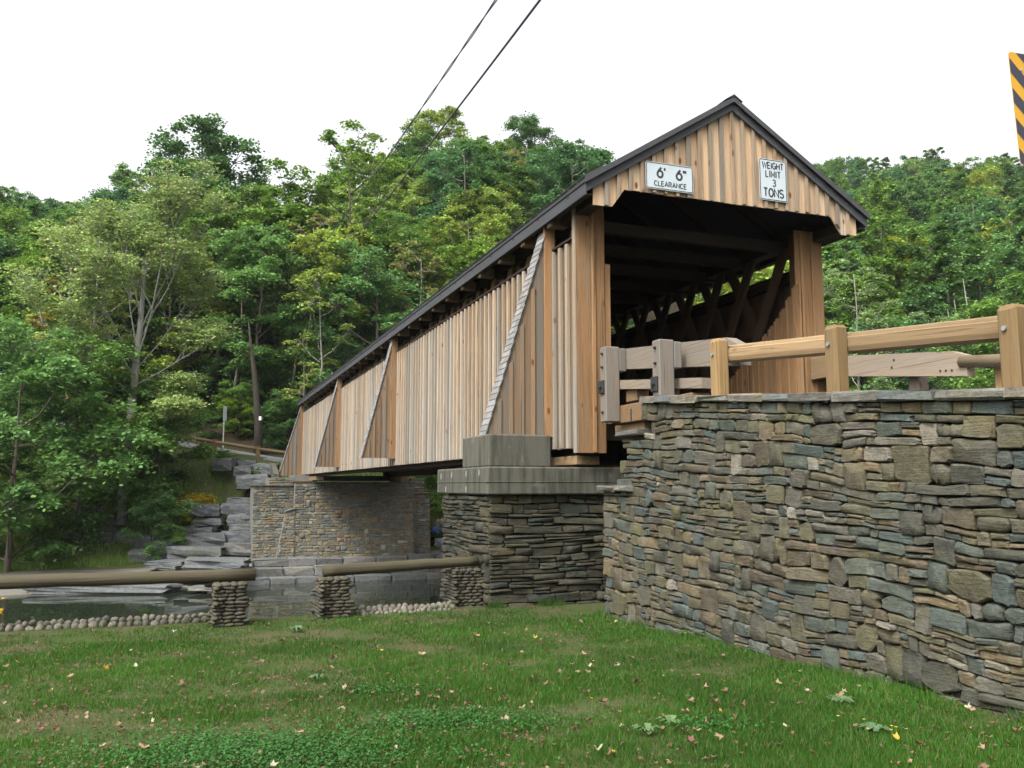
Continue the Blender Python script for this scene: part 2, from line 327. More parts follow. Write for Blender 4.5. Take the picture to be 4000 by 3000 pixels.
# ------------------------------------------------------------------ ground
def sst(a, b, x): t_ = min(1, max(0, (x - a) / (b - a))); return t_ * t_ * (3 - 2 * t_)
def road_u(v): return 41.2 + 0.35 * min(18, max(0.0, -v))
def road_z(v): return 2.95 + 0.17 * min(14, max(0.0, -v))
def ground(x, y):
    u, v = UV(x, y)
    if u < 0.45: return min(0.06, -0.15 + 0.03 * max(0.0, -u - 1.0)) + 0.018 * mn.noise((x * .6, y * .6, 0))
    ru, rz = road_u(v), road_z(v); sh = 0.25 * max(0.0, min(14, -v - 8))
    bankL = ([.45, .9, 2.6, 6, 23, 26.5, 28.6, 31, 34 + sh, ru - 2.6, ru + 2.4, 100, 260], [-.17, -.6, -2.95, -3.4, -3.4, -3.0, -2.55, -2.25, -1.85, rz - .25, rz + .3, rz + .3 + .36 * (100 - ru - 2.4), rz + 45])
    abut = ([.45, .9, 2.6, 6, 26, 28.6, 30.2, 33, 34, ru - 2.6, ru + 2.4, 100, 260], [-.17, -.6, -2.95, -3.4, -3.4, -3.0, -1.85, -1.75, 1.2, rz - .15, rz + .3, rz + .3 + .36 * (100 - ru - 2.4), rz + 45])
    right = ([.45, .9, 2.6, 6, 26, 29, 33, 40, ru + 2.4, 100, 260], [-.17, -.6, -2.95, -3.4, -3.3, -2.6, -1.0, 2.4, rz + .3, rz + .3 + .36 * (100 - ru - 2.4), rz + 45])
    zl, za, zr = np.interp(u, *bankL), np.interp(u, *abut), np.interp(u, *right)
    k1, k2 = sst(-3.2, -2.4, v), sst(6.2, 7.2, v)
    z = zl * (1 - k1) + za * k1; z = z * (1 - k2) + zr * k2
    if y > 35 and x > 0:
        z2 = np.interp(y, [35, 50, 62, 80, 215, 400], [-2.5, 0.0, 3.0, 11.0, 72.0, 85.0]); k = sst(.06, .24, x / y); z = z * (1 - k) + z2 * k
    if u > 46 and y > 40 and x / y < .24: z += .40 * min(60, u - 46) * sst(-.26, -.05, x / y) * (1 - sst(.10, .24, x / y))
    if u > 26: z += 0.12 * mn.noise((x * .35, y * .35, 3.0))
    if u > 46: z += 0.8 * mn.noise((x * .06, y * .06, 5.0))
    return float(z)
def zone(u, v):
    if u < .5: return 0.0
    if u < 32.2 or (-2.6 < v < 6.3 and u < 34): return 1.0
    if u < road_u(v) + 2.0 and v < 6: return 2.0
    return 3.0
us = sorted(set([round(x, 2) for x in list(np.arange(-40, -14, 3)) + list(np.arange(-14, .4, .5)) + list(np.arange(.4, 3.4, .25)) + list(np.arange(3.4, 25, 2)) + list(np.arange(25, 52, .6)) + list(np.arange(52, 110, 3)) + list(np.arange(110, 330, 10))]))
vs = sorted(set([round(x, 2) for x in list(np.arange(-140, -30, 8)) + list(np.arange(-30, 12, .8)) + list(np.arange(12, 40, 2)) + list(np.arange(40, 280, 8))]))
gv = []; gz = []
for u in us:
    for v in vs:
        p = W(u, v); gv.append((p.x, p.y, ground(p.x, p.y))); gz.append(zone(u, v))
nv = len(vs); gf = [(i * nv + j, i * nv + j + 1, (i + 1) * nv + j + 1, (i + 1) * nv + j) for i in range(len(us) - 1) for j in range(nv - 1)]
gme = mesh('ground', (gv, gf), True); at_ = gme.attributes.new('zone', 'FLOAT', 'POINT'); at_.data.foreach_set('value', gz)
tag(mk('ground', gme, 'ground_mat'), 'lawn, stream bed and wooded far bank', 'ground', kind='structure')
WZ = -2.7
wv = [W(1.2, -90, WZ), W(1.2, 120, WZ), W(30.5, 120, WZ), W(30.5, -90, WZ)]
tag(mk('stream_water', (wv, [(0, 1, 2, 3)]), 'water_mat'), 'dark still stream water reflecting the far bank', 'water', kind='structure')
# far road climbing to the left behind the bridge
rv = []; rf = []
vv = np.linspace(7, -30, 40)
for v in vv:
    for du in (-2.0, 2.0):
        p = W(road_u(v) + du, v); rv.append((p.x, p.y, road_z(v) + .10 + du * .115))
for i in range(len(vv) - 1): rf.append((2 * i, 2 * i + 1, 2 * i + 3, 2 * i + 2))
tag(mk('far_road', (rv, rf), 'asphalt', smooth=True), 'grey paved road climbing away on the far bank', 'road', kind='structure')
# near approach road behind the wing wall
def top_z(u): return float(np.interp(u, [-16, -7.6, -2.3, 0.0], [1.55, 2.267, 2.72, 2.86]))
av = []; af = []; uu = list(np.linspace(-16, -2.45, 16))
for u in uu:
    for v, dz in ((.32, -3.0), (.32, -.06), (4.75, -.06), (4.9, -.5), (7.5, -3.0)):
        p = W(u, v, top_z(u) + dz); av.append(p)
for i in range(len(uu) - 1):
    for k in range(4): af.append((5 * i + k, 5 * i + k + 1, 5 * i + k + 6, 5 * i + k + 5))
af.append((0, 1, 2, 3, 4)); m_ = 5 * (len(uu) - 1); af.append((m_ + 4, m_ + 3, m_ + 2, m_ + 1, m_))
tag(mk('approach_road', (av, af), 'asphalt'), 'paved approach road behind the stone wall', 'road', kind='structure')

# ------------------------------------------------------------------ covered bridge (local x across, y along, z up)
BW, BL_ = 4.6, 34.4
bridge = empty('covered_bridge', (PX, PY, 0), A)
tag(bridge, 'long wooden covered bridge with board and batten siding and dark gable roof', 'covered bridge')
Z0, Z1 = PZ + .08, PZ + 3.325
EZ, RZ = PZ + 3.96, PZ + 5.589         # outer eave top and ridge
OV = .277; UG = -.786
def roof_z(v): return EZ + (RZ - EZ) * (v + OV) / (BW / 2 + OV) if v <= BW / 2 else roof_z(BW - v)
# left wall
lw = mk('side_wall', join([cbox(.03, .12, .02, BL_, z, z + .14, .004) for z in (Z0 + .1, Z0 + 1.1, Z0 + 2.1, Z1 - .2)]), 'inner_wood_shaded', bridge)
PITCH = .2705; NB = int(BL_ / PITCH)
bm_ = mesh('board', cb(.024, PITCH - .004, Z1 - Z0, .002)); bt_ = mesh('batten', cb(.058, .078, Z1 - Z0 - .02, .005))
bms = [mesh('board', cb(.024, PITCH - .004, Z1 - Z0 + d, .002)) for d in (0, .008, -.008)]
BUT = [.90, 12.42, 22.2, 34.25]
for i in range(NB):
    y = .06 + PITCH * (i + .5)
    mk('board', rnd.choice(bms), 'siding_board_shaded', lw, (.013, y, (Z0 + Z1) / 2), (0, rnd.uniform(-.001, .001), 0))
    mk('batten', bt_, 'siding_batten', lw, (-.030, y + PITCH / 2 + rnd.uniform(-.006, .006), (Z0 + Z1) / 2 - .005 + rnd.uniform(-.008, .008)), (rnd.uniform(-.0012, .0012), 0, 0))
mk('cap_strip', cbox(-.06, .06, .05, BL_, Z1 + .003, Z1 + .04, .004), 'inner_wood_shaded', lw)
# right wall: outer siding seen from inside
rw = mk('side_wall', join([cbox(BW - .13, BW - .035, .02, BL_, z, z + .14, .004) for z in (Z0 + .1, Z0 + 1.1, Z0 + 2.1, Z1 - .2)]), 'inner_wood_shaded', bridge)
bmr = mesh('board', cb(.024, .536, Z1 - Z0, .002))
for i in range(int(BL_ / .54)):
    mk('board', bmr, 'inner_siding' if False else 'truss_wood_shaded', rw, (BW - .013, .06 + .54 * (i + .5), (Z0 + Z1) / 2))
mk('cap_strip', cbox(BW - .06, BW + .06, .05, BL_, Z1 + .003, Z1 + .04, .004), 'inner_wood_shaded', rw)
# lining boards inside the right wall near the portal, tops stepping down
for i in range(16):
    y = -.12 + .17 * i
    zt = PZ + float(np.interp(y + .08, [-.14, .4, 1.08, 1.99, 2.6], [3.0, 2.46, 2.03, 1.47, 1.05]))
    mk('lining_board', cbox(-.012, .012, -.082, .082, PZ + .5 - (PZ + zt) / 2 + zt / 2, zt - zt / 2 - PZ / 2, .003) if False else cb(.024, .166, zt - PZ - .45, .003), 'fresh_board', bridge, (4.06, y + .083, (zt + PZ + .45) / 2))
    if i % 1 == 0:
        mk('lining_batten', cb(.026, .045, zt - PZ - .5, .004), 'fresh_board', bridge, (4.034, y + .166, (zt + PZ + .45) / 2 - .02))
# trusses
for side, vx in ((0, .26), (1, BW - .26)):
    tr = mk('truss', join([cbox(vx - .12, vx + .12, .0, BL_, z, z + .26, .008) for z in (PZ - .02, PZ + .85, PZ + 3.70)]), 'inner_wood_shaded', bridge)
    n = 36; Lp = 4.45
    pm = mesh('lattice_plank', cb(.06, .22, Lp, .006)); pm2 = pm.copy()
    for i in range(n):
        for k, s in ((-1, 1), (1, -1)):
            y = .6 + i * 1.0 + (.69 if k > 0 else 0)
            if y + 1.2 > BL_ or y < -.6: continue
            if y < 1.4:      # planks cut off at the portal
                ca, sa = math.cos(s * R(31)), math.sin(s * R(31)); pq = [(y + a * ca - b * sa, PZ + 1.95 + a * sa + b * ca) for a, b in ((-.11, -Lp / 2), (.11, -Lp / 2), (.11, Lp / 2), (-.11, Lp / 2))]
                pq = clip(pq, -1, 0, -.06)
                if len(pq) > 2: mk('lattice_plank', prism(pq, vx + k * .033 - .03, vx + k * .033 + .03, 'x'), 'truss_wood_shaded' if side else 'lattice_wood_lit', tr)
                continue
            mk('lattice_plank', pm if side else pm2, 'truss_wood_shaded' if side else 'lattice_wood_lit', tr, (vx + k * .033, y, PZ + 1.95), (s * R(31), 0, 0))
# tie beams and rafters
tbm = mesh('tie_beam', cb(BW - .1, .16, .18, .008)); rl = math.hypot(BW / 2 + OV, RZ - EZ); ra = math.atan2(RZ - EZ, BW / 2 + OV)
rfm = mesh('rafter', cb(rl - .1, .07, .14, .005))
for i in range(29):
    y = -.55 + i * 1.2
    if i > 0: mk('beam_end', cb(.30, .164, .184, .01), 'lattice_wood_lit', bridge, (-.06, y, PZ + 3.74))
    if i > 0: mk('tie_beam', tbm, 'tie_wood_shaded', bridge, (BW / 2 + .12, y, PZ + 3.74))
    mk('rafter', rfm, 'inner_wood_shaded', bridge, ((BW / 2 - OV) / 2 , y + .3, (EZ + RZ) / 2 - .19), (0, -ra, 0))
    mk('rafter', rfm, 'inner_wood_shaded', bridge, (BW - (BW / 2 - OV) / 2, y + .3, (EZ + RZ) / 2 - .19), (0, ra, 0))
# deck and floor beams
mk('deck', cbox(.62, BW - .42, -2.44, BL_ + .6, PZ + .50, PZ + .66, .006), 'inner_wood_shaded', bridge)
fbm = mesh('floor_beam', cb(BW - .5, .2, .32, .008))
for i in range(15): mk('floor_beam', fbm, 'timber_x', bridge, (BW / 2, .35 + i * 2.4, PZ + .38))
for x in (.26, BW - .26): mk('bed_timber', cbox(x - .2, x + .2, .25, 2.9, PZ - .17, PZ - .03, .01), 'timber_y', bridge)
for x in (.26, BW - .26): mk('bed_timber', cbox(x - .2, x + .2, 29.8, 33.8, PZ - .22, PZ - .03, .01), 'timber_y', bridge)
mk('bed_sill', cbox(.1, BW - .1, .45, .8, PZ - .19, PZ - .175, .003), 'timber_x', bridge)
# portal cladding
def boards_xz(parent, name, m, edges, y0, y1, zb, zt, gap=.002):
    for a, b in zip(edges[:-1], edges[1:]):
        mk(name, cb(b - a - gap, y1 - y0, zt - zb, .004), m, parent, ((a + b) / 2, (y0 + y1) / 2, (zb + zt) / 2))
ptop = PZ + 3.86
lp = mk('portal_post', cbox(.04, .42, .012, .30, PZ + .02, ptop, .01), 'truss_wood_shaded', bridge)
boards_xz(lp, 'board', 'fresh_board', [-.03, .235, .44], -.03, 0.0, PZ, ptop)
mk('batten', cb(.06, .028, ptop - PZ - .02, .005), 'fresh_board', lp, (.243, -.046, (PZ + ptop) / 2))
mk('board', cb(.10, .024, 1.9 + .6, .004), 'fresh_board', lp, (.505, .01, PZ + 1.70))
mk('board', cb(.024, .30, ptop - PZ - .1, .004), 'fresh_board', lp, (.455, .16, (PZ + ptop) / 2))
rp = mk('portal_post', cbox(BW - .42, BW - .04, .012, .30, PZ + .02, ptop, .01), 'truss_wood_shaded', bridge)
boards_xz(rp, 'board', 'fresh_board', [BW - .55, BW - .43, BW - .21, BW + .02], -.03, 0.0, PZ, ptop)
for x in (BW - .43, BW - .21): mk('batten', cb(.05, .028, ptop - PZ - .02, .005), 'fresh_board', rp, (x, -.046, (PZ + ptop) / 2))
mk('corner_board', cb(.03, .10, ptop - PZ, .004), 'siding_batten', lp, (-.05, .0 + .02, (PZ + ptop) / 2))
# gable
HB, NH = PZ + 3.605, .281
gab = mk('gable', join([cbox(.1, BW - .1, UG + .04, UG + .14, HB + NH + .05, HB + NH + .19, .006), cbox(-.06, .2, UG + .04, UG + .12, HB + .1, HB + .2, .004), cbox(BW - .2, BW + .06, UG + .04, UG + .12, HB + .1, HB + .2, .004)]), 'inner_wood_shaded', bridge)
def gbot(v):
    d = v + .102 if v < BW / 2 else BW + .102 - v
    return HB + NH * min(1, max(0, (d - .309) / .206))
GP = .2; ge = [-.102 + i * (BW + .204) / 24 for i in range(25)]
def gpoly(a, b, drop=0.0, top=.13):
    xs = sorted({a, b} | {x for x in (.207, .413, BW - .413, BW - .207, BW / 2) if a < x < b})
    return [(x, gbot(x) - drop) for x in xs] + [(x, roof_z(x) - top) for x in reversed(xs)]
def centred(poly, y0, y1):
    cx = sum(p[0] for p in poly) / len(poly); cz = sum(p[1] for p in poly) / len(poly)
    return prism([(a - cx, b - cz) for a, b in poly], y0 - (y0 + y1) / 2, y1 - (y0 + y1) / 2), (cx, (y0 + y1) / 2, cz)
for a, b in zip(ge[:-1], ge[1:]):
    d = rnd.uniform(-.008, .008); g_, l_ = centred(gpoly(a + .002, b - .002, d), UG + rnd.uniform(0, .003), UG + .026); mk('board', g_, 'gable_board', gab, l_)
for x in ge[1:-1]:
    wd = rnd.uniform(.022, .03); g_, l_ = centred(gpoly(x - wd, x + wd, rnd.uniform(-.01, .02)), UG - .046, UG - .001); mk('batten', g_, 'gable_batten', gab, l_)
# roof
rf_ = []
TH = .07
y0r, y1r = UG - .13, BL_ + .55
sect = [(-OV, EZ), (BW / 2, RZ), (BW + OV, EZ), (BW + OV, EZ - TH), (BW / 2, RZ - TH), (-OV, EZ - TH)]
roof = mk('roof', prism(sect, y0r + .02, y1r), 'roof_shingle', bridge)
shm = [mesh('shingle', cb(.34, .29 + d, .022, .003)) for d in (-.02, 0, .01)]
for i in range(int((y1r - y0r) / .31)):
    for s in (0, 1):
        x = -OV + .13 if s == 0 else BW + OV - .13
        mk('shingle', rnd.choice(shm), 'roof_shingle', roof, (x, y0r + .15 + i * .31, EZ + .085 + rnd.uniform(0, .014)), (0, (-ra if s == 0 else ra), 0))
for s in (0, 1):
    x0, x1 = (-OV + .015, -OV + .045) if s == 0 else (BW + OV - .045, BW + OV - .015)
    mk('fascia', cbox(x0, x1, y0r + .06, y1r - .02, EZ - .25, EZ - TH - .003, .004), 'roof_trim', roof)
    mk('soffit_board', cbox(min(x0, x1) + (.034 if s == 0 else -.10), max(x0, x1) + (.10 if s == 0 else -.034), y0r + .1, y1r - .1, EZ - .235, EZ - .215, .003), 'inner_wood_shaded', roof)
    def rk(t, d0, d1): return None
    pl = [(-OV + .02, EZ - TH - .004), (BW / 2, RZ - TH - .004), (BW / 2, RZ - TH - .14), (-OV + .02, EZ - TH - .14)]
    pl2 = [(-OV - .01, EZ - .004), (BW / 2, RZ - .004), (BW / 2, RZ - TH - .02), (-OV - .01, EZ - TH - .02)]
    if s: pl = [(BW - a, b) for a, b in pl]; pl2 = [(BW - a, b) for a, b in pl2]
    mk('rake_board', prism(pl, UG - .075, UG - .047), 'roof_trim', roof)
    mk('rake_trim', prism(pl2, y0r, y0r + .018), 'roof_trim', roof)
ridge = mk('ridge_cap', prism([(BW / 2 - .16, RZ - .075), (BW / 2, RZ + .03), (BW / 2 + .16, RZ - .075), (BW / 2, RZ + .002)], y0r - .01, y1r), 'roof_shingle', roof)
for x in (.08, BW - .08): mk('portal_plate', cbox(x - .11, x + .11, UG + .05, .6, PZ + 3.84 - .16, PZ + 3.84, .01), 'inner_wood_shaded', bridge)
# buttresses
for bi, by in enumerate(BUT):
    zb = [PZ + .30, PZ + .29, PZ + .24, PZ + .02][bi]; tip = [-1.15, -.95, -.93, -1.17][bi]; zt = PZ + 3.70
    bu = mk('buttress', cbox(-.10, -.035, by + .03, by + .15, zb + .04, zt - .2, .006), 'truss_wood_shaded', bridge)
    def edge(z): return tip + (-.10 - tip) * (z - zb) / (zt - zb)
    nb_ = 5; xs = np.linspace(tip, -.20, nb_ + 1)
    for k in range(nb_):
        a, b = float(xs[k]), float(xs[k + 1])
        za = zb + (a - tip) / (-.10 - tip) * (zt - zb); zc = zb + (b - tip) / (-.10 - tip) * (zt - zb)
        poly = [(a + .002, zb), (b - .002, zb), (b - .002, zc), (a + .002, max(za, zb + .001))]
        g_, l_ = centred(poly, by, by + .026); mk('board', g_, 'buttress_board', bu, l_)
        if k:
            zA = zb + (a - .03 - tip) / (-.10 - tip) * (zt - zb)
            if zA > zb + .1:
                g_, l_ = centred([(a - .03, zb), (a + .03, zb), (a + .03, zA + .05), (a - .03, zA)], by - .024, by - .001); mk('batten', g_, 'buttress_board', bu, l_)
    mk('corner_post', cb(.19, .05, zt - zb + .1, .006), 'fresh_board', bu, (-.10, by - .0, (zt + zb) / 2 + .03))
    ln = math.hypot(-.10 - tip, zt - zb); ang = math.atan2(-.10 - tip, zt - zb)
    wd = .34
    mk('slope_board', cb(.024, wd - .04, ln, .004), 'buttress_board', bu, ((tip - .10) / 2 - .016, by + wd / 2 - .03, (zt + zb) / 2), (0, ang, 0))
    nr = 34 if bi < 3 else 30; per = ln / nr
    smm = [mesh('shingle', cb(.012, wd / 2 - .003, per * 1.45, .002)), mesh('shingle', cb(.012, wd / 2 - .012, per * 1.5, .002))]
    for r_ in range(nr):
        t_ = (r_ + .35) / nr; cx = tip + (-.10 - tip) * t_ - .05; cz = zb + (zt - zb) * t_
        cols = 2
        for k in range(cols):
            mk('shingle', rnd.choice(smm), 'shingle_wood', bu, (cx + .004, by - .04 + wd / cols * (k + .5) + (.012 if r_ % 2 else 0), cz), (0, ang + .085, 0))

# ------------------------------------------------------------------ near abutment: old dry stone with concrete cap
def courses(Wd, H, rng, hr, wr, pj=.14, ps=.28):
    hs = []; t_ = 0
    while t_ < H: h = rng.uniform(*hr); hs.append(h); t_ += h
    k = H / t_; hs = [h * k for h in hs]; out = []; z = 0; blocked = []
    for r, h in enumerate(hs):
        x = 0; nb = []
        while x < Wd - .02:
            b = next((q for q in blocked if q[0] - 1e-6 <= x < q[1] - 1e-6), None)
            if b: x = b[1]; continue
            lim = min([q[0] for q in blocked if q[0] > x] + [Wd]); w_ = min(wr[2], max(wr[1], rng.lognormvariate(math.log(wr[0]), .42)))
            if x + w_ > lim - wr[1] * .6: w_ = lim - x
            if r < len(hs) - 1 and rng.random() < pj and w_ < wr[2] * .8 and w_ > (h + hs[r + 1]) * .6: out.append((x, z, w_, h + hs[r + 1])); nb.append((x, x + w_))
            elif rng.random() < ps and h > hr[0] * 1.35:
                h1 = h * rng.uniform(.38, .62); c1 = w_ * rng.uniform(.35, .65) if w_ > wr[0] else w_
                for zz_, hh_ in ((z, h1), (z + h1, h - h1)):
                    if rng.random() < .5 and c1 < w_: out.append((x, zz_, c1, hh_)); out.append((x + c1, zz_, w_ - c1, hh_))
                    else: out.append((x, zz_, w_, hh_))
            else: out.append((x, z, w_, h))
            x += w_
        blocked = nb; z += h
    return out
def stone_geo(x, z, w_, h_, rng, proud=.02, back=.10, e=6.0, n=12, warp=None, gap=.003, top=None, rough=.05, bev=.014):
    cx, cz = x + w_ / 2, z + h_ / 2; pts = []
    tilt = rng.uniform(-.05, .05); skew = rng.uniform(-.3, .3); hw, hh_ = w_ / 2 - gap, h_ / 2 - gap; mn_ = min(hw, hh_)
    rd_ = rng.choice([.12, .2, .3, .55])
    for sx, sz in ((-1, -1), (1, -1), (1, 1), (-1, 1)):
        ca_, cb_ = mn_ * rd_ * rng.uniform(.5, 1.9), mn_ * rd_ * rng.uniform(.4, 1.3)
        A_, B_ = (sx * hw, sz * (hh_ - cb_)), (sx * (hw - min(ca_, hw * .8)), sz * hh_)
        seq = [A_, B_] if sx * sz > 0 else [B_, A_]
        pts += seq
        if (sx, sz) in ((-1, -1), (1, 1)): pts.append((rng.uniform(-.4, .4) * hw, sz * hh_ * rng.uniform(.9, 1.06)))
        else: pts.append((sx * hw * rng.uniform(.92, 1.02), rng.uniform(-.3, .3) * hh_))
    pts = [(cx + a + b * skew * .35 + rng.uniform(-rough, rough) * mn_, cz + b + a * tilt + rng.uniform(-rough, rough) * mn_) for a, b in pts]; n = len(pts)
    def wp(p): return warp(*p) if warp else p
    v = []; dz = rng.uniform(-.4, .4) * proud; ta, tb = rng.uniform(-.12, .12), rng.uniform(-.15, .15)
    pr = proud * rng.uniform(.4, 1.4)
    bx = max(.3, 1 - 2 * bev / max(w_, .02)); bz = max(.3, 1 - 2 * bev / max(h_, .02))
    for sx, sz, y in ((1, 1, back), (1, 1, 0.0), (bx, bz, -pr)):
        for px, pz in pts:
            ax, az_ = wp((cx + (px - cx) * sx, cz + (pz - cz) * sz)); q = y if y > 0.05 else y + dz + ((px - cx) * ta + (pz - cz) * tb if y < 0 else 0) + (rng.uniform(-.15, .15) * pr if y < 0 else 0)
            v.append((ax, q, az_))
    ax, az_ = wp((cx, cz)); v.append((ax, -pr * rng.uniform(.9, 1.25) + dz, az_)); c_ = len(v) - 1
    f = []
    for r_ in (0, 1):
        for k in range(n): f.append((r_ * n + k, r_ * n + (k + 1) % n, (r_ + 1) * n + (k + 1) % n, (r_ + 1) * n + k))
    for k in range(n): f.append((2 * n + k, 2 * n + (k + 1) % n, c_))
    return v, f
def centre_geo(g):
    v, f = g; c = sum((Vector(p) for p in v), Vector()) / len(v)
    return ([tuple(Vector(p) - c) for p in v], f), c
def lay(parent, rects, rng, m, name, tf, nmax, key=None, **kw):
    """stones of one wall face: the largest nmax as parts, the rest joined; tf maps (x along, y in, z up) to the parent's frame"""
    order = sorted(rects, key=key or (lambda r: -r[2] * r[3])); rest = []
    for i, r in enumerate(order):
        v, f = stone_geo(*r, rng, **kw); v = [tf(*p) for p in v]
        if i < nmax:
            g, c = centre_geo((v, f)); mk(name, g, m, parent, c, smooth=rng.random() < .3)
        else: rest.append((v, f))
    if rest: tag(mk(name, join(rest), m, parent, smooth=False), kind='stuff')

rng = random.Random(11)
nab = empty('near_abutment', (PX, PY, 0), A)
tag(nab, 'old dry stone abutment with concrete cap under the near end of the bridge', 'abutment')
VA, UA = -1.35, .25
mk('stone_core', cbox(VA + .10, 5.1, UA + .10, 2.75, -.6, 1.47, .01), 'wall_core', nab)
wf = lambda x, z: (x + .03 * mn.noise((x * 1.4, z * 1.4, 1)), z + .045 * mn.noise((x * .9, z * 1.6, 4)))
lay(nab, [(VA + a, -.3 + b, c, d) for a, b, c, d in courses(5.6, 1.77, rng, (.055, .15), (.38, .10, 1.05), .08, .35)], rng, 'old_stone', 'stone', lambda x, y, z: (x, UA + y, z), 230, proud=.035, back=.2, warp=wf, rough=.08, e=4.5, bev=.012)
lay(nab, [(a, -.7 + b, c, d) for a, b, c, d in courses(2.4, 2.15, rng, (.055, .15), (.33, .10, .9), .08, .35)], rng, 'old_stone', 'side_stone', lambda x, y, z: (VA + y, UA + 2.4 - x, z), 120, proud=.035, back=.2, warp=wf, rough=.08, e=4.5, bev=.012)
capo = mk('concrete_cap', cbox(-1.42, 5.2, .12, 2.85, 1.47, 1.885, .022), 'concrete', nab)
mk('form_ledge', cbox(-1.428, 5.2, .112, 2.86, 1.655, 1.668, .003), 'concrete', capo)
mk('concrete_pedestal', cbox(-1.30, -.28, .42, 1.75, 1.887, PZ + .285, .02), 'concrete', nab)
mk('concrete_backwall', cbox(.0, 4.8, 2.2, 2.6, 1.887, PZ + .4, .02), 'concrete', nab)
disc = [(math.cos(a) * .028, math.sin(a) * .055) for a in np.linspace(0, 2 * math.pi, 11)[:-1]]
for u_, z_ in ((.5, 1.80), (1.15, 1.79), (1.95, 1.78), (2.6, 1.76), (1.15, 1.55), (2.3, 1.54)):
    mk('patch', prism([(u_ + a, z_ + b) for a, b in disc], -1.4225, -1.405, 'x'), 'concrete_patch', capo)

# ------------------------------------------------------------------ wing wall beside the lawn
rng = random.Random(5)
wing = empty('wing_wall', (PX, PY, 0), A)
tag(wing, 'high dry stone retaining wall of mixed grey, tan and blue stones beside the lawn', 'stone wall')
VWL = -.15; ULE = -1.12; HW = 3.0; ZB = -.3
def wtop(u): return top_z(u) - .085
wpk = courses(11.0, HW, rng, (.075, .165), (.225, .085, .50), .16, .36)
def wwarp(x, z):
    u = ULE - x; zz = ZB + z * (wtop(u) - ZB) / HW
    return (x + .05 * mn.noise((x * 1.9, z * 2.4, 9)), zz + (.06 * mn.noise((x * .9, z * 1.3, 2)) + .03 * mn.noise((x * 3.1, z * 2.5, 6))) * min(1, (HW - z) / .3 + .0))
def step_top(u): return 1.53 if u > -1.7 else (2.24 if u > -2.28 else 9.0)
vis = []; hid = []
for r in wpk:
    u = ULE - r[0] - r[2] / 2; zc = wwarp(0 * u + (ULE - u), r[1] + r[3])[1]
    if zc > step_top(u) + .02: continue
    (vis if u > -8.6 and zc > -.1 else hid).append(r)
tfw = lambda x, y, z: (VWL + y, ULE - x, z)
lay(wing, vis, rng, 'wall_stone', 'stone', tfw, 300, key=lambda r: -r[2] * r[3] / (13.3 - r[0]) ** 2, proud=.022, back=.16, warp=wwarp, gap=.003, rough=.10, bev=.013)
lay(wing, hid, rng, 'wall_stone', 'end_stone', tfw, 0, proud=.028, back=.16, warp=wwarp, n=8)
def poly_wall(u0, u1, zt): return None
cw = []
for u0, u1 in ((-1.75, -1.18), (-2.33, -1.75), (-5.0, -2.33), (-8.5, -5.0), (-12.3, -8.5)):
    zt0, zt1 = min(wtop(u0), step_top(u0)) - .03, min(wtop(u1), step_top(u1 - .01)) - .03
    if u1 > -2.4: zt0 = zt1 = min(step_top(u1 - .1), 2.2) - .03
    pl = [(u0, -.6), (u1, -.6), (u1, zt1), (u0, zt0)]; cw.append(prism(pl, VWL + .07, VWL + .45, 'x'))
mk('wall_core', join(cw), 'wall_core', wing)
# end face stones of the steps (facing the bridge)
x = -2.27; k = 0
while x > -12.0:
    ln = rng.uniform(.32, .62); zt = top_z(x - ln / 2); sl = (top_z(x) - top_z(x - ln)) / ln
    v, f = cb(.46 + rng.uniform(-.03, .03), ln - .006, .075 + rng.uniform(-.012, .015), .012)
    v = [(p[0] + rng.uniform(-.014, .014), p[1] + rng.uniform(-.003, .003), p[2] + rng.uniform(-.008, .008)) for p in v]
    mk('coping_stone', (v, f), 'coping_stone', wing, (VWL + .16, x - ln / 2, zt - .04), (math.atan(sl), 0, 0)); x -= ln
for (u0, u1, zt) in ((-1.62, -1.10, 1.60), (-2.0, -1.62, 1.60), (-2.3, -1.66, 2.315)):
    v, f = cb(.46, u1 - u0 - .006, .075, .012); v = [(p[0] + rng.uniform(-.016, .016), p[1] + rng.uniform(-.008, .008), p[2] + rng.uniform(-.008, .008)) for p in v]
    mk('coping_stone', (v, f), 'coping_stone', wing, (VWL + .13, (u0 + u1) / 2, zt - .035))

# ------------------------------------------------------------------ far abutment of mortared stone
rng = random.Random(21)
fab = empty('far_abutment', (PX, PY, 0), A)
tag(fab, 'mortared stone abutment with stepped wings under the far end of the bridge', 'abutment')
UF = 31.0
def batter(y, z): return y - .13 * max(0, (.6 - z))
faces = [((-.72, 5.05), (-1.95, 1.80), UF, 170, None), ((-2.6, -.72), (-1.95, 1.60), UF + .5, 70, None), ((5.05, 6.05), (-1.95, 1.22), UF + .5, 50, None), ((-1.9, -.72), (1.65, 2.0), UF + .5, 8, None), ((5.05, 5.75), (1.28, 1.98), UF + .5, 2, None)]
for (x0, x1), (z0, z1), uf, nm, _ in faces:
    mk('mortar_core', prism([(uf - .13 * max(0, .6 - z0) + .012, z0), (uf + .012 - .0, .6) if z0 < .6 else (uf + .012, z0), (uf + .012, z1), (uf + 2.2, z1), (uf + 2.2, z0)], x0, x1, 'x'), 'mortar', fab)
    rs = [(x0 + a, z0 + b, c, d) for a, b, c, d in courses(x1 - x0, z1 - z0, rng, (.10, .20), (.27, .12, .55), .15, .3)]
    lay(fab, rs, rng, 'masonry_stone', 'stone', (lambda uf: lambda x, y, z: (x, batter(uf + y, z) if z0 < 0 else uf + y, z))(uf), nm, proud=.02, back=.08, gap=.009, rough=.06, n=10, bev=.02,
        warp=lambda x, z: (x + .03 * mn.noise((x, z * 1.5, 7)), z + .03 * mn.noise((x * 1.1, z * 1.5, 3))))
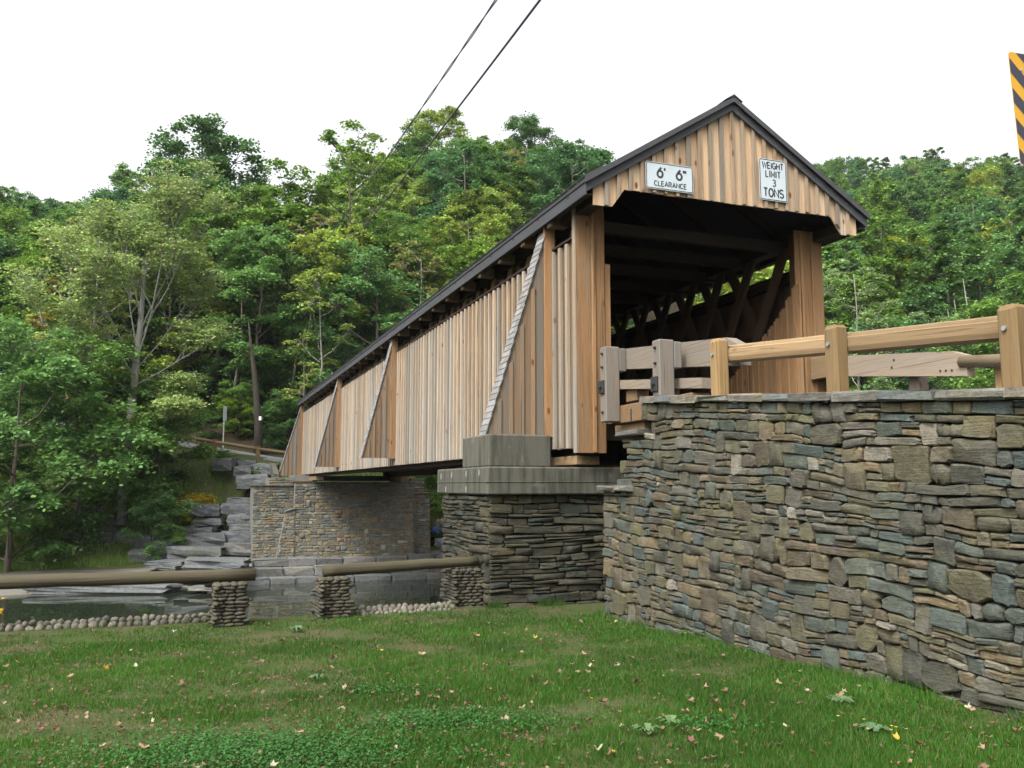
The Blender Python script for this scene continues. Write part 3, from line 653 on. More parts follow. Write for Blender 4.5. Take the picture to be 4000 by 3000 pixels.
# flared toe on the left of the main face
tv_, tf2 = prism([(-1.55, -1.95), (-.70, -1.95), (-.70, .50), (-1.10, .40)], UF - .045, UF + .6); mk('toe_mortar', ([(a, b - .13 * max(0, .6 - c) if b < UF else b, c) for a, b, c in tv_], tf2), 'mortar', fab)
tr_ = [(-1.6 + a, -1.95 + b, c, d) for a, b, c, d in courses(.88, 2.3, rng, (.10, .20), (.27, .12, .5), .1, .25)]
tr_ = [(max(r[0], -1.56 + (r[1] + 1.95) * .19), r[1], r[0] + r[2] - max(r[0], -1.56 + (r[1] + 1.95) * .19), r[3]) for r in tr_ if r[0] + r[2] > -1.46 + (r[1] + 1.95) * .19 and r[1] + r[3] < .42]
lay(fab, tr_, rng, 'masonry_stone', 'stone', lambda x, y, z: (x, UF - .06 + y - .13 * max(0, .6 - z), z), 0, proud=.02, back=.08, gap=.009, n=10, bev=.02)
mk('toe_cap', cb(.55, .5, .07, .012), 'coping_stone', fab, (-.93, UF + .1, .47), (0, -R(18), 0))
mk('ledge_cap', cbox(-2.68, -.74, UF + .40, UF + 2.6, 1.605, 1.67, .012), 'coping_stone', fab)
mk('ledge_cap', cbox(5.07, 6.15, UF + .40, UF + 2.6, 1.222, 1.285, .012), 'coping_stone', fab)
mk('seat_cap', cbox(-.80, .25, UF - .06, UF + 2.5, 1.805, 1.86, .01), 'coping_stone', fab)
mk('seat_cap', cbox(4.4, 5.12, UF - .06, UF + 2.5, 1.805, 1.86, .01), 'coping_stone', fab)
mk('upper_block', cbox(-.70, 5.0, UF + 1.2, UF + 4.0, 1.865, PZ + .02, .01), 'mortar', fab)
mk('concrete_wing', prism([(UF + 2.4, 1.7), (UF + 7.5, 1.7), (UF + 7.5, 2.9), (UF + 4.5, 2.75), (UF + 2.4, 2.2)], -1.5, -1.25, 'x'), 'concrete', fab)

# ------------------------------------------------------------------ stepped stone ledges at the waterline
rng = random.Random(3)
led = empty('stone_ledge', (PX, PY, 0), A)
tag(led, 'stepped courses of long cut stone blocks along the far waterline', 'stone ledge')
def rblock(w_, d_, h_, rng, j=.04, c=.03):
    v, f = cb(w_, d_, h_, c); return [(p[0] + rng.uniform(-j, j), p[1] + rng.uniform(-j, j), p[2] + rng.uniform(-j, j) * .6) for p in v], f
for row, (u0, z0, h_) in enumerate(((28.5, -2.92, .46), (29.2, -2.47, .40), (29.9, -2.08, .34))):
    x = -3.4 + row * .35 + rng.uniform(0, .3)
    while x < 7.5:
        wv_ = rng.uniform(.7, 1.9); g = rblock(wv_ - .03, 1.3, h_ + rng.uniform(-.05, .05), rng)
        mk('block', g, 'ledge_stone', led, (x + wv_ / 2, u0 + .65 - .16 * max(0, x) * .6 + rng.uniform(-.08, .08), z0 + h_ / 2), (rng.uniform(-.03, .03), rng.uniform(-.015, .015), rng.uniform(-.03, .03))); x += wv_
mk('ledge_fill', join([cbox(-2.6, 7.5, 30.1, 31.2, -3.2, -1.95, .02), cbox(-3.0, 7.5, 29.5, 30.09, -3.2, -2.2, .02)]), 'ledge_stone', led)

# ------------------------------------------------------------------ boulders (photo of the slope read off at their own depth)
F_ = 3399.5
def at(px, py, d):
    x, y = (px - 2000) / F_, -(py - 1500) / F_; cp, sp = math.cos(.1167), math.sin(.1167)
    r = Vector((x, cp - y * sp, sp + y * cp)); return Vector((0, 0, CAM_Z)) + r * (d / r.y)
def boulder_geo(w_, d_, h_, rng, rough=.10):
    import bmesh
    bm = bmesh.new(); bmesh.ops.create_cube(bm, size=1.0); bmesh.ops.subdivide_edges(bm, edges=bm.edges[:], cuts=3, use_grid_fill=True)
    s = rng.uniform(0, 90); v = []
    ta, tb = rng.uniform(-.22, .22), rng.uniform(-.2, .2)
    for q in bm.verts:
        p = q.co.copy(); l = max(abs(p.x), abs(p.y), abs(p.z)); sp = p.normalized() * .62; p = p.lerp(sp, .16)
        n_ = mn.noise_vector((p.x * 2.2 + s, p.y * 2.2, p.z * 2.2)); p = p + n_ * rough + mn.noise_vector((p.x * 5 + s, p.y * 5, p.z * 5)) * rough * .42
        p.z += ta * p.x + tb * p.y * .5
        v.append((p.x * w_, p.y * d_, p.z * h_))
    bm.faces.ensure_lookup_table(); bm.verts.index_update(); f = [tuple(x.index for x in fc.verts) for fc in bm.faces]; bm.free(); return v, f
rng = random.Random(17)
BO = [(873, 1814, 80, 45, 47.2, 'pale tilted boulder highest on the bank below the far road sign'), (953, 1841, 72, 40, 46.2, 'squat boulder left of the concrete wing of the far abutment'), (1031, 1837, 92, 48, 46.4, 'big flat-topped boulder touching the concrete wing of the far abutment'),
      (960, 1812, 70, 28, 47.4, 'half hidden boulder below the far guard rail post'), (985, 1882, 125, 50, 45.2, 'broad grey-blue boulder just above the ledge cap of the far abutment'), (940, 1958, 100, 26, 44.3, 'thin topmost slab stacked left of the far abutment'), (926, 1989, 122, 38, 44.0, 'second slab down the stack left of the far abutment'),
      (796, 1993, 112, 44, 44.4, 'grey block in the grass below the goldenrod'), (940, 2029, 104, 40, 43.7, 'third dark slab down the stack left of the far abutment'), (819, 2040, 112, 26, 43.8, 'low weedy slab between the grey blocks on the bank'), (942, 2062, 98, 28, 43.2, 'pale thin slab fourth down the stack left of the far abutment'),
      (747, 2071, 44, 34, 43.4, 'small upright stone beside the round bush'), (798, 2076, 76, 28, 43.2, 'small flat stone right of the upright stone by the bush'), (805, 2114, 160, 54, 42.6, 'largest long boulder low on the bank near the abutment'), (928, 2103, 120, 52, 42.7, 'square dark boulder fifth down the stack left of the far abutment'),
      (933, 2145, 122, 44, 42.2, 'lowest boulder of the stack left of the far abutment'), (764, 2163, 195, 50, 41.4, 'long pale boulder lying at the foot of the bank'), (594, 2167, 155, 46, 41.8, 'rounded grey boulder at the foot of the round bush'), (658, 2132, 120, 36, 42.3, 'flat boulder on top of the pale ones under the round bush'),
      (405, 2062, 100, 60, 43.6, 'dark boulder deep under the trees on the bank'), (390, 2102, 98, 50, 43.0, 'pale tilted boulder under the trees on the bank'), (564, 2117, 74, 50, 42.8, 'narrow dark boulder under the round bush'), (480, 2105, 90, 46, 43.2, 'dim boulder left of the round bush'),
      (664, 2202, 165, 20, 39.6, 'thin bluish slab lying flat near the water'), (840, 2203, 230, 34, 39.0, 'long weathered slab sloping up toward the ledges'), (660, 2219, 80, 16, 38.6, 'small flat stone beside the bluish slab'), (893, 2216, 120, 16, 38.4, 'low flat stone before the long weathered slab'),
      (376, 2302, 540, 34, 35.6, 'broad flat grey rock shelf at the edge of the water'), (640, 2262, 420, 20, 37.6, 'pale gravelly rock shelf behind the log rail'), (800, 2300, 120, 16, 35.5, 'low wet rock in the water beside the shelf'), (1740, 2052, 60, 40, 44.0, 'rock jutting behind the far abutment corner'), (1745, 2120, 90, 30, 42.5, 'mossy rock right of the far abutment base'), (1760, 2180, 90, 30, 41.0, 'pale rock at the end of the stone ledge')]
for px, py, w_, h_, d, lb in BO:
    p = at(px, py, d); ww, hh = w_ * d / F_, h_ * d / F_
    big = w_ > 300
    g = boulder_geo(ww * 1.0, max(1.6 if big else .9, ww * (.35 if big else .75)), hh * 1.05, rng, .07 if big else .09)
    tag(mk('boulder', g, 'boulder_stone', None, (p.x, p.y + (.9 if big else .3), p.z), (0, 0, rng.uniform(-.25, .25)), smooth=False), lb, 'boulder', 'boulders on the far bank')
g = boulder_geo(2.4, 1.0, .35, rng, .06); p = W(1.25, -4.15, -.98)
tag(mk('bank_slab', g, 'cobble_stone', None, p, (0, 0, A)), 'pale flat stone on the bank edge between the two cobble pillars', 'rock')

# ------------------------------------------------------------------ cobble pillars, log rails, cobble edging
import bmesh
def ico(sub=2):
    bm = bmesh.new(); bmesh.ops.create_icosphere(bm, subdivisions=sub, radius=.5); v = [tuple(q.co) for q in bm.verts]; f = [tuple(x.index for x in fc.verts) for fc in bm.faces]; bm.free(); return v, f
rng = random.Random(9)
def cobble_mesh(seed):
    v, f = ico(2); s = seed * 7.3
    return mesh('cobble', ([tuple(Vector(p) * (1 + .22 * mn.noise((p[0] * 2.5 + s, p[1] * 2.5, p[2] * 2.5)))) for p in v], f), True)
COB = [cobble_mesh(i) for i in range(6)]; PCO = [cobble_mesh(i + 10) for i in range(5)]
for q in COB: q.materials.append(M['cobble_stone'])
for q in PCO: q.materials.append(M['pillar_cobble'])
def pillar(u, v, base, top, size, label):
    e = empty('cobble_pillar', W(u, v, base), A); tag(e, label, 'stone pillar', 'cobble pillars of the log rail')
    H = top - base; mk('mortar_core', cbox(-size / 2 + .055, size / 2 - .055, -size / 2 + .055, size / 2 - .055, -.15, H - .03, .01), 'wall_core', e)
    rows = int(H / .048)
    for r in range(rows + 1):
        z = -.02 + (r + .5) * H / (rows + 1)
        for side in range(4):
            s_ = -size / 2 + .02 + rng.uniform(0, .03)
            while s_ < size / 2 - .04:
                w_ = rng.uniform(.09, .17); c_ = s_ + w_ / 2; s_ += w_ * .97
                o_ = size / 2 - .045 + rng.uniform(-.008, .012)
                xy = ((c_, -o_), (o_, c_), (-c_, o_), (-o_, -c_))[side]
                mk('cobble', rng.choice(PCO), None, e, (xy[0], xy[1], z), (0, rng.uniform(-.12, .12), side * math.pi / 2), False, (w_ * 1.10, .085, .056 * rng.uniform(.9, 1.15)))
    for i in range(4):
        for j in range(4): mk('cobble', rng.choice(PCO), None, e, ((i - 1.5) * size / 4.2, (j - 1.5) * size / 4.2, H - .01), (0, 0, rng.uniform(0, 3)), False, (.15, .12, .07))
    return e
pillar(-.08, -4.95, -.22, .37, .42, 'cobble pillar under the end of the long left log')
pillar(.22, -3.60, -.22, .36, .42, 'middle cobble pillar standing alone between the two logs')
pillar(.62, -1.62, -.25, .38, .44, 'cobble pillar built against the old abutment')
def log(a, b, r0, r1, label, name='log_rail'):
    a, b = Vector(a), Vector(b); n = 14; pts = [a.lerp(b, i / n) for i in range(n + 1)]
    L = (b - a).length; d = (b - a).normalized(); q = d.to_track_quat('Y', 'Z')
    loc = [(0 + .012 * mn.noise((i * .5, 1, 0)), -L / 2 + L * i / n, .012 * mn.noise((i * .5, 5, 0))) for i in range(n + 1)]
    rad = [r0 + (r1 - r0) * i / n + .006 * mn.noise((i * .8, 9, 2)) for i in range(n + 1)]
    o = mk(name, tube(loc, rad, 14), 'log_wood', None, (a + b) / 2, q.to_euler(), True); return tag(o, label, 'log', 'log rails along the stream edge')
log(W(.35, -11.0, .44), W(-.05, -4.63, .465), .086, .078, 'long weathered log rail running out of the picture on the left')
log(W(.24, -3.72, .455), W(.58, -1.42, .49), .082, .07, 'mossy log rail reaching from the middle pillar to the old abutment')
edg = empty('cobble_edging', W(.3, -4, -.2), A); tag(edg, 'low double row of rounded cobbles edging the lawn along the stream', 'stone edging')
def cob_row(v0, v1, du, dz, sz):
    v = v0
    while v < v1:
        w_ = rng.uniform(.75, 1.3) * sz
        mk('cobble', rng.choice(COB), None, edg, (v + w_ / 2 + 4, du + rng.uniform(-.03, .03), dz + rng.uniform(-.01, .02)), (rng.uniform(-.3, .3), rng.uniform(-.3, .3), rng.uniform(0, 3)), False, (w_ * 1.05, sz * rng.uniform(.9, 1.2), sz * rng.uniform(.85, 1.35))); v += w_ * .98
cob_row(-10.5, -5.2, -.02, .06, .10); cob_row(-10.5, -5.2, .13, .10, .085); cob_row(-10.4, -6.5, .36, .03, .10)
cob_row(-3.28, -1.9, .02, .07, .085); cob_row(-3.2, -1.9, .16, .08, .085); cob_row(-3.2, -1.95, -.09, .05, .07)

# ------------------------------------------------------------------ guard rails by the approach
def bolt(parent, loc, r=.018, axis='x', m='black_steel'):
    v, f = tube([(0, 0, 0), (-.03, 0, 0)], r, 8) if axis == 'x' else tube([(0, 0, 0), (0, -.03, 0)], r, 8)
    mk('bolt', (v, f), m, parent, loc)
ar = empty('approach_rail', (PX, PY, 0), A)
tag(ar, 'heavy grey squared timber rail with black steel plates at the bridge mouth', 'guard rail')
def sl(u, z0): return z0 + .099 * (u + .7)
for (u, v0, v1, zt, zb) in ((-.7, .11, .335, 3.62, 2.52), (-2.4, .02, .235, 3.45, 2.4)):
    po = mk('post', cb(v1 - v0, .19, zt - zb, .012), 'grey_timber_z', ar, ((v0 + v1) / 2, u + .095, (zt + zb) / 2))
    for dz in (.10, .30): bolt(po, (-(v1 - v0) / 2, 0.0, (zt - zb) / 2 - dz))
    bolt(po, (-(v1 - v0) / 2, 0, -(zt - zb) / 2 + .14))
    mk('plate', cb(.03, .15, .19, .005), 'black_steel', po, (-(v1 - v0) / 2 - .016, .02, .0 - .04)); bolt(po, (-(v1 - v0) / 2 - .03, .02, -.04), .03)
    mk('blockout', cb(.11, .19, .34, .01), 'grey_timber_z', ar, (v1 + .056, u + .095, zt - .19))
tl = math.atan(.099)
mk('rail', join([prism([(-3.5, sl(-3.5, 3.27)), (-.6, sl(-.6, 3.30)), (-.6, sl(-.6, 3.60)), (-3.22, sl(-3.22, 3.61)), (-3.5, sl(-3.5, 3.50))], .45, .60, 'x')]), 'grey_timber_y', ar)
mk('kerb_beam', prism([(-2.85, sl(-2.85, 3.0)), (-.55, sl(-.55, 3.0)), (-.55, sl(-.55, 3.13)), (-2.85, sl(-2.85, 3.13))], .34, .58, 'x'), 'grey_timber_y', ar)
mk('support_block', cb(.2, .32, .17, .01), 'timber_x', ar, (.50, -.92, 2.885)); mk('support_block', cb(.2, .32, .17, .01), 'timber_x', ar, (.50, -1.75, 2.80))
mk('floor_timber', cbox(.345, .62, -2.6, -.5, 2.50, 2.76, .012), 'timber_x', ar)
mk('joist', cbox(.45, .55, -1.2, -.3, 2.38, 2.495, .006), 'timber_y', ar)
pl_ = mk('plate', cb(.20, .02, .17, .005), 'black_steel', ar, (.43, -1.02, 2.60)); mk('plate', cb(.14, .02, .20, .005), 'black_steel', ar, (.52, -1.045, 2.61)); bolt(ar, (.50, -1.06, 2.61), .03, 'y')
def round_rail(p0, p1, r, n=16):
    a, b = Vector(p0), Vector(p1); v = []; prof = []
    for k in range(n):   # a log flattened on top, with a dark check groove
        an = 2 * math.pi * k / n; x_, z_ = math.cos(an) * r, math.sin(an) * r; z_ = max(-r * .93, min(z_, r * .88)); prof.append((x_, z_))
    return a, b, prof
grl = empty('guard_rail', (PX, PY, 0), A)
tag(grl, 'new timber guard rail with round rails on bolted posts along the wall top', 'guard rail')
def rpost(w_, d_, h_, m='timber_z', parent=None, loc=(0, 0, 0)):
    v, f = cb(w_, d_, h_, .03); v = [(p[0], p[1], p[2] + (.025 * (1 - (2 * p[0] / w_) ** 2) if p[2] > 0 else 0)) for p in v]
    return mk('post', (v, f), m, parent, loc, smooth=False)
for u, v0, zt in ((-3.6, .072, 3.26), (-5.4, .177, 3.11), (-7.2, .307, 2.965), (-9.0, .43, 2.82)):
    po = rpost(.17, .17, zt - 2.0, 'timber_z', grl, (v0 + .085, u + .085, (zt + 2.0) / 2))
    mk('bolt', tube([(0, 0, 0), (-.02, 0, 0)], .02, 10), 'galvanised', po, (-.085, .0, (zt - 2.0) / 2 - .17))
def rail_between(u0, v0, z0, u1, v1, z1, h_, w_, parent):
    pl = [(-w_ / 2, -h_ * .2), (-w_ * .42, -h_ * .42), (-w_ * .12, -h_ / 2), (-w_ * .06, -h_ * .40), (w_ * .3, -h_ / 2), (w_ / 2, -h_ * .2), (w_ / 2, h_ * .3), (w_ * .36, h_ * .46), (w_ * .05, h_ / 2), (0, h_ * .40), (-w_ * .1, h_ * .5), (-w_ * .34, h_ * .42), (-w_ * .37, h_ * .28), (-w_ / 2, h_ * .22)]
    L = math.dist((u0, v0, z0), (u1, v1, z1)); g = prism(pl, -L / 2, L / 2)
    o = mk('rail', g, 'timber_y', parent, ((v0 + v1) / 2, (u0 + u1) / 2, (z0 + z1) / 2 - h_ / 2)); o.rotation_mode = 'ZYX' if False else 'XYZ'
    d = Vector((v1 - v0, u1 - u0, z1 - z0)).normalized(); o.rotation_euler = (math.asin(d.z), 0, -math.atan2(d.x, d.y))
rail_between(-5.38, .425, 3.065, -3.35, .31, 3.225, .20, .18, grl); rail_between(-7.19, .545, 2.925, -5.38, .425, 3.06, .20, .18, grl); rail_between(-9.2, .68, 2.77, -7.19, .545, 2.92, .20, .18, grl)
# rail on the far side of the approach
fr = empty('far_approach_rail', (PX, PY, 0), A)
tag(fr, 'squared timber rail with sloped end on the far side of the bridge mouth', 'guard rail')
mk('rail', prism([(-3.05, 3.09), (.2, 3.42 + .05), (.2, 3.80), (-2.8, 3.47), (-3.05, 3.38)], 4.42, 4.56, 'x'), 'grey_timber_y', fr)
mk('end_block', cb(.16, .6, .36, .01), 'timber_y', fr, (4.34, -.35, 3.55))
for u in (-1.95, -.15): mk('post', cb(.2, .2, 1.0, .012), 'grey_timber_z', fr, (4.67, u, top_z(u) + .2))
for dy, dz in ((-1.75, 3.49), (-1.7, 3.38), (-2.6, 3.22), (-2.7, 3.21), (-2.8, 3.20)): mk('bolt', tube([(0, 0, 0), (-.012, 0, 0)], .014, 8), 'black_steel', fr, (4.42, dy, dz))
gr2 = empty('far_guard_rail', (PX, PY, 0), A)
tag(gr2, 'round timber guard rail on posts on the far side of the approach road', 'guard rail')
mk('rail', tube([(4.44, -2.95, 3.30), (4.46, -5.2, 3.07), (4.5, -9, 2.75)], .085, 14), 'timber_y', gr2, smooth=True)
for u in (-3.45, -5.4, -7.3): rpost(.22, .22, 1.1, 'timber_z', gr2, (4.66, u, top_z(u) + .1))

# ------------------------------------------------------------------ signs
def arc(cx, cy, rx, ry, a0, a1, n=10): return [(cx + rx * math.cos(R(a0 + (a1 - a0) * i / n)), cy + ry * math.sin(R(a0 + (a1 - a0) * i / n))) for i in range(n + 1)]
GL = {'C': (.62, [arc(.31, .5, .31, .5, 45, 315, 14)]), 'L': (.5, [[(0, 1), (0, 0), (.5, 0)]]), 'E': (.5, [[(.5, 1), (0, 1), (0, 0), (.5, 0)], [(.0, .52), (.42, .52)]]),
      'A': (.68, [[(0, 0), (.34, 1), (.68, 0)], [(.12, .34), (.56, .34)]]), 'R': (.56, [[(0, 0), (0, 1), (.3, 1)] + arc(.3, .74, .24, .26, 90, -90, 8)[1:] + [(0.02, .48)], [(.28, .46), (.56, 0)]]),
      'N': (.6, [[(0, 0), (0, 1), (.6, 0), (.6, 1)]]), 'W': (.86, [[(0, 1), (.22, 0), (.43, .95), (.64, 0), (.86, 1)]]), 'I': (.08, [[(.04, 0), (.04, 1)]]),
      'G': (.62, [arc(.31, .5, .31, .5, 45, 345, 14)[:-1] + [(.62, .18), (.62, .46), (.36, .46)]]), 'H': (.58, [[(0, 0), (0, 1)], [(.58, 0), (.58, 1)], [(0.03, .52), (.55, .52)]]), 'T': (.56, [[(0, 1), (.56, 1)], [(.28, .97), (.28, 0)]]),
      'M': (.72, [[(0, 0), (0, 1), (.36, .2), (.72, 1), (.72, 0)]]), 'O': (.64, [arc(.32, .5, .32, .5, 90, 450, 20)]), 'S': (.56, [arc(.28, .75, .27, .25, 30, 225, 9) + arc(.28, .26, .28, .26, 60, -150, 10)]),
      '3': (.54, [arc(.26, .76, .24, .24, 150, -80, 10) + arc(.26, .27, .28, .27, 80, -150, 10)]), '6': (.58, [[(.44, 1.0), (.22, .74)] + arc(.29, .33, .29, .33, 145, 145 - 360, 20)]),
      "'": (.06, [[(.03, 1.0), (.03, .72)]]), '"': (.26, [[(.03, 1.0), (.03, .72)], [(.22, 1.0), (.22, .72)]]), ' ': (.5, [])}
def ribbon(pts, th):
    n = len(pts); L = []; closed = n > 3 and math.dist(pts[0], pts[-1]) < 1e-6
    for i in range(n):
        a = Vector(pts[i - 1]) if i > 0 else (Vector(pts[-2]) if closed else None); b = Vector(pts[i]); c_ = Vector(pts[i + 1]) if i < n - 1 else (Vector(pts[1]) if closed else None)
        d1 = (b - a).normalized() if a is not None else None; d2 = (c_ - b).normalized() if c_ is not None else None
        if d1 is None: d1 = d2
        if d2 is None: d2 = d1
        n1 = Vector((-d1.y, d1.x)); n2 = Vector((-d2.y, d2.x)); m = (n1 + n2); m = m.normalized() if m.length > .1 else n1
        k = th / 2 / max(.45, m.dot(n1)); L.append((b + m * k, b - m * k))
    return L
def lettering(text, h, th, cx, base, y, spacing=.17, ws=1.0):
    wtot = sum(GL[ch][0] * h * ws + spacing * h for ch in text) - spacing * h; x = cx - wtot / 2; v = []; f = []; lay_ = 0
    for ch in text:
        gw, st = GL[ch]
        for s in st:
            L = ribbon([(x + p[0] * h * ws, base + p[1] * h) for p in s], th); k = len(v); yy = y - .0004 * (lay_ % 3); lay_ += 1
            for a, b in L: v += [(a.x, yy, a.y), (b.x, yy, b.y)]
            f += [(k + 2 * i, k + 2 * i + 1, k + 2 * i + 3, k + 2 * i + 2) for i in range(len(L) - 1)]
        x += gw * h * ws + spacing * h
    return v, f
def rrect(w_, h_, r, n=5):
    out = []
    for cx, cy, a0 in ((w_ / 2 - r, h_ / 2 - r, 0), (-w_ / 2 + r, h_ / 2 - r, 90), (-w_ / 2 + r, -h_ / 2 + r, 180), (w_ / 2 - r, -h_ / 2 + r, 270)): out += arc(cx, cy, r, r, a0, a0 + 90, n)
    return out
def sign(name, label, cx, cz, w_, h_, lines):
    e = empty(name, W(UG - .056, cx, cz), A); tag(e, label, 'sign')
    mk('panel', prism(rrect(w_, h_, .03), -.006, 0.0), 'sign_white', e)
    o, i_ = rrect(w_ - .016, h_ - .016, .026), rrect(w_ - .042, h_ - .042, .018); n = len(o); v = [(a, -.0072, b) for a, b in o] + [(a, -.0072, b) for a, b in i_]
    mk('border', (v, [(k, (k + 1) % n, n + (k + 1) % n, n + k) for k in range(n)]), 'sign_black', e)
    for tx, h, th, x_, b_, sp, ws in lines: mk('lettering', lettering(tx, h, th, x_, b_, -.0074, sp, ws), 'sign_black', e)
    for z_ in (-h_ * .30, h_ * .36): mk('bolt', tube([(0, -.006, 0), (0, -.012, 0)], .007, 8), 'galvanised', e, (0, 0, z_))
    return e
sign('clearance_sign', "white sign reading 6' 6\" clearance on the gable", 1.152, PZ + 4.145, .82, .42,
     [("6'", .155, .034, -.145, -.02, .2, 1.0), ('6"', .155, .034, .20, -.02, .2, 1.0), ('CLEARANCE', .074, .0165, 0.01, -.155, .24, 1.05)])
sign('weight_limit_sign', 'white sign reading weight limit 3 tons on the gable', 3.035, PZ + 4.335, .52, .68,
     [('WEIGHT', .10, .020, 0, .185, .2, .92), ('LIMIT', .10, .020, 0, .045, .24, .92), ('3', .105, .021, 0.015, -.10, .2, 1), ('TONS', .13, .026, 0, -.275, .2, .95)])
om = empty('object_marker_sign', W(-7.45, .1, 2.1), A); tag(om, 'yellow and black diagonal striped hazard marker at the picture edge', 'sign')
PWd, PH = .305, .87
pan = mk('panel', prism(rrect(PWd, PH, .03), -.002, 0.0), 'sign_yellow', om, (.195, 0, 2.295), (0, -R(3.0), 0))
for k in range(-4, 9):
    c0 = k * .232 - .435 + .10; pq = rrect(PWd - .006, PH - .006, .028)
    pq = clip(pq, -.95, -1, -(c0 - .06)) if False else clip(clip(pq, .95, 1, c0 + .116), -.95, -1, -c0)
    if len(pq) > 2: mk('stripe', ([(a, -.0035, b) for a, b in pq], [tuple(range(len(pq)))]), 'sign_stripe', pan)
mk('post', cbox(.20, .25, .003, .04, -.1, 2.75, .004), 'galvanised', om)
for z_ in (.30, -.30): mk('bolt', tube([(0, -.002, 0), (0, -.010, 0)], .009, 8), 'galvanised', pan, (-.04, 0, z_))
# far sign seen edge-on, notice on trunk, far guard rail
p = at(872, 1722, 51.0); fs = empty('road_sign', p, R(80)); tag(fs, 'narrow sign on a thin pale pole beside the far road', 'sign')
mk('pole', tube([(0, 0, -1.2), (0, 0, 2.05)], .035, 8), 'sign_back', fs); mk('panel', prism(rrect(.42, .88, .03), -.045, -.035), 'sign_back', fs, (0, 0, 1.60))
fg = empty('far_road_rail', W(39.2, -2, road_z(-2)), A); tag(fg, 'pale timber guard rail along the far road left of the bridge', 'guard rail')
for a, b in zip((-11.5, -9, -6.6, -4.2, -1.9), (-9, -6.6, -4.2, -1.9, .4)):
    za, zb_ = road_z(a) - road_z(-2), road_z(b) - road_z(-2); ua, ub = road_u(a) - 2.3 - 39.2, road_u(b) - 2.3 - 39.2
    mk('rail', tube([(a + 2, ua, za + .42), (b + 2, ub, zb_ + .42)], .10, 10), 'timber_y', fg, smooth=True)
    mk('post', cb(.24, .22, 1.1, .012), 'timber_z', fg, (b + 2, ub + .02, zb_ + .02))
p = at(1016, 1634, 55.0)

# ------------------------------------------------------------------ cables
def cable(a, b, sag, r, label, twist=False, name='overhead_cable'):
    a, b = Vector(a), Vector(b); n = 40
    pts = [a.lerp(b, i / n) - Vector((0, 0, sag * 4 * (i / n) * (1 - i / n))) for i in range(n + 1)]
    e = empty(name, a); tag(e, label, 'cable', 'overhead cables'); pts = [p - a for p in pts]
    if not twist: mk('strand', tube(pts, r, 6), 'cable_black', e); return
    for ph in (0, math.pi):
        q = []
        for i in range(240):
            t_ = i / 239 * n; j = min(n - 1, int(t_)); p = pts[j].lerp(pts[j + 1], t_ - j); an = i * .42 + ph; q.append(p + Vector((math.cos(an) * r * 1.1, 0, math.sin(an) * r * 1.1)))
        mk('strand', tube(q, r * .8, 5), 'cable_black', e)
cable(at(2060, -180, 10.0), at(1130, 1105, 53), .35, .011, 'thin twisted overhead cable, the left of the two', True)
cable(at(2260, -200, 9.0), at(1200, 1125, 53), .35, .016, 'thick overhead cable, the right of the two')
# blue things on rocks behind the far abutment
p = at(1703, 2072, 45.5); g = boulder_geo(.42, .4, .26, rng, .12); tag(mk('blue_sheet', g, 'blue_plastic', None, p, (0, .5, .3), smooth=True), 'crumpled blue plastic sheet behind the right corner of the far abutment', 'plastic sheet')
p = at(1732, 2120, 42.0); tag(mk('blue_scrap', boulder_geo(.3, .3, .10, rng, .12), 'blue_plastic', None, p, (0, .2, .3), smooth=True), 'small blue scrap on the rocks right of the far abutment', 'plastic scrap')

# ------------------------------------------------------------------ trees
def leaf_quads(c, size, rg, tilt=.55, long=1.0):
    n = len(c); az_ = rg.uniform(0, 2 * np.pi, n); d = np.stack([np.cos(az_), np.sin(az_), rg.normal(-.25, .35, n)], 1); d /= np.linalg.norm(d, axis=1)[:, None]
    nr = np.stack([rg.normal(0, tilt, n), rg.normal(0, tilt, n), np.ones(n)], 1); s = np.cross(d, nr); s /= np.linalg.norm(s, axis=1)[:, None]; nn = np.cross(s, d)
    L = (size * rg.uniform(.65, 1.35, n))[:, None]
    v = np.stack([c - d * L * .5 * long, c + s * L * .36 + nn * L * .07, c + d * L * .5 * long, c - s * L * .36 + nn * L * .07], 1).reshape(-1, 3)
    return v, np.arange(4 * n).reshape(n, 4)
def clump_points(cen, r, k, rg, flat=.28, droop=.25):
    p = rg.normal(0, 1, (len(cen), k, 3)) * np.array([.5, .5, flat * .5]); rho = (p[..., 0] ** 2 + p[..., 1] ** 2)
    p[..., 2] -= droop * rho; return (cen[:, None, :] + p * r[:, None, None]).reshape(-1, 3)
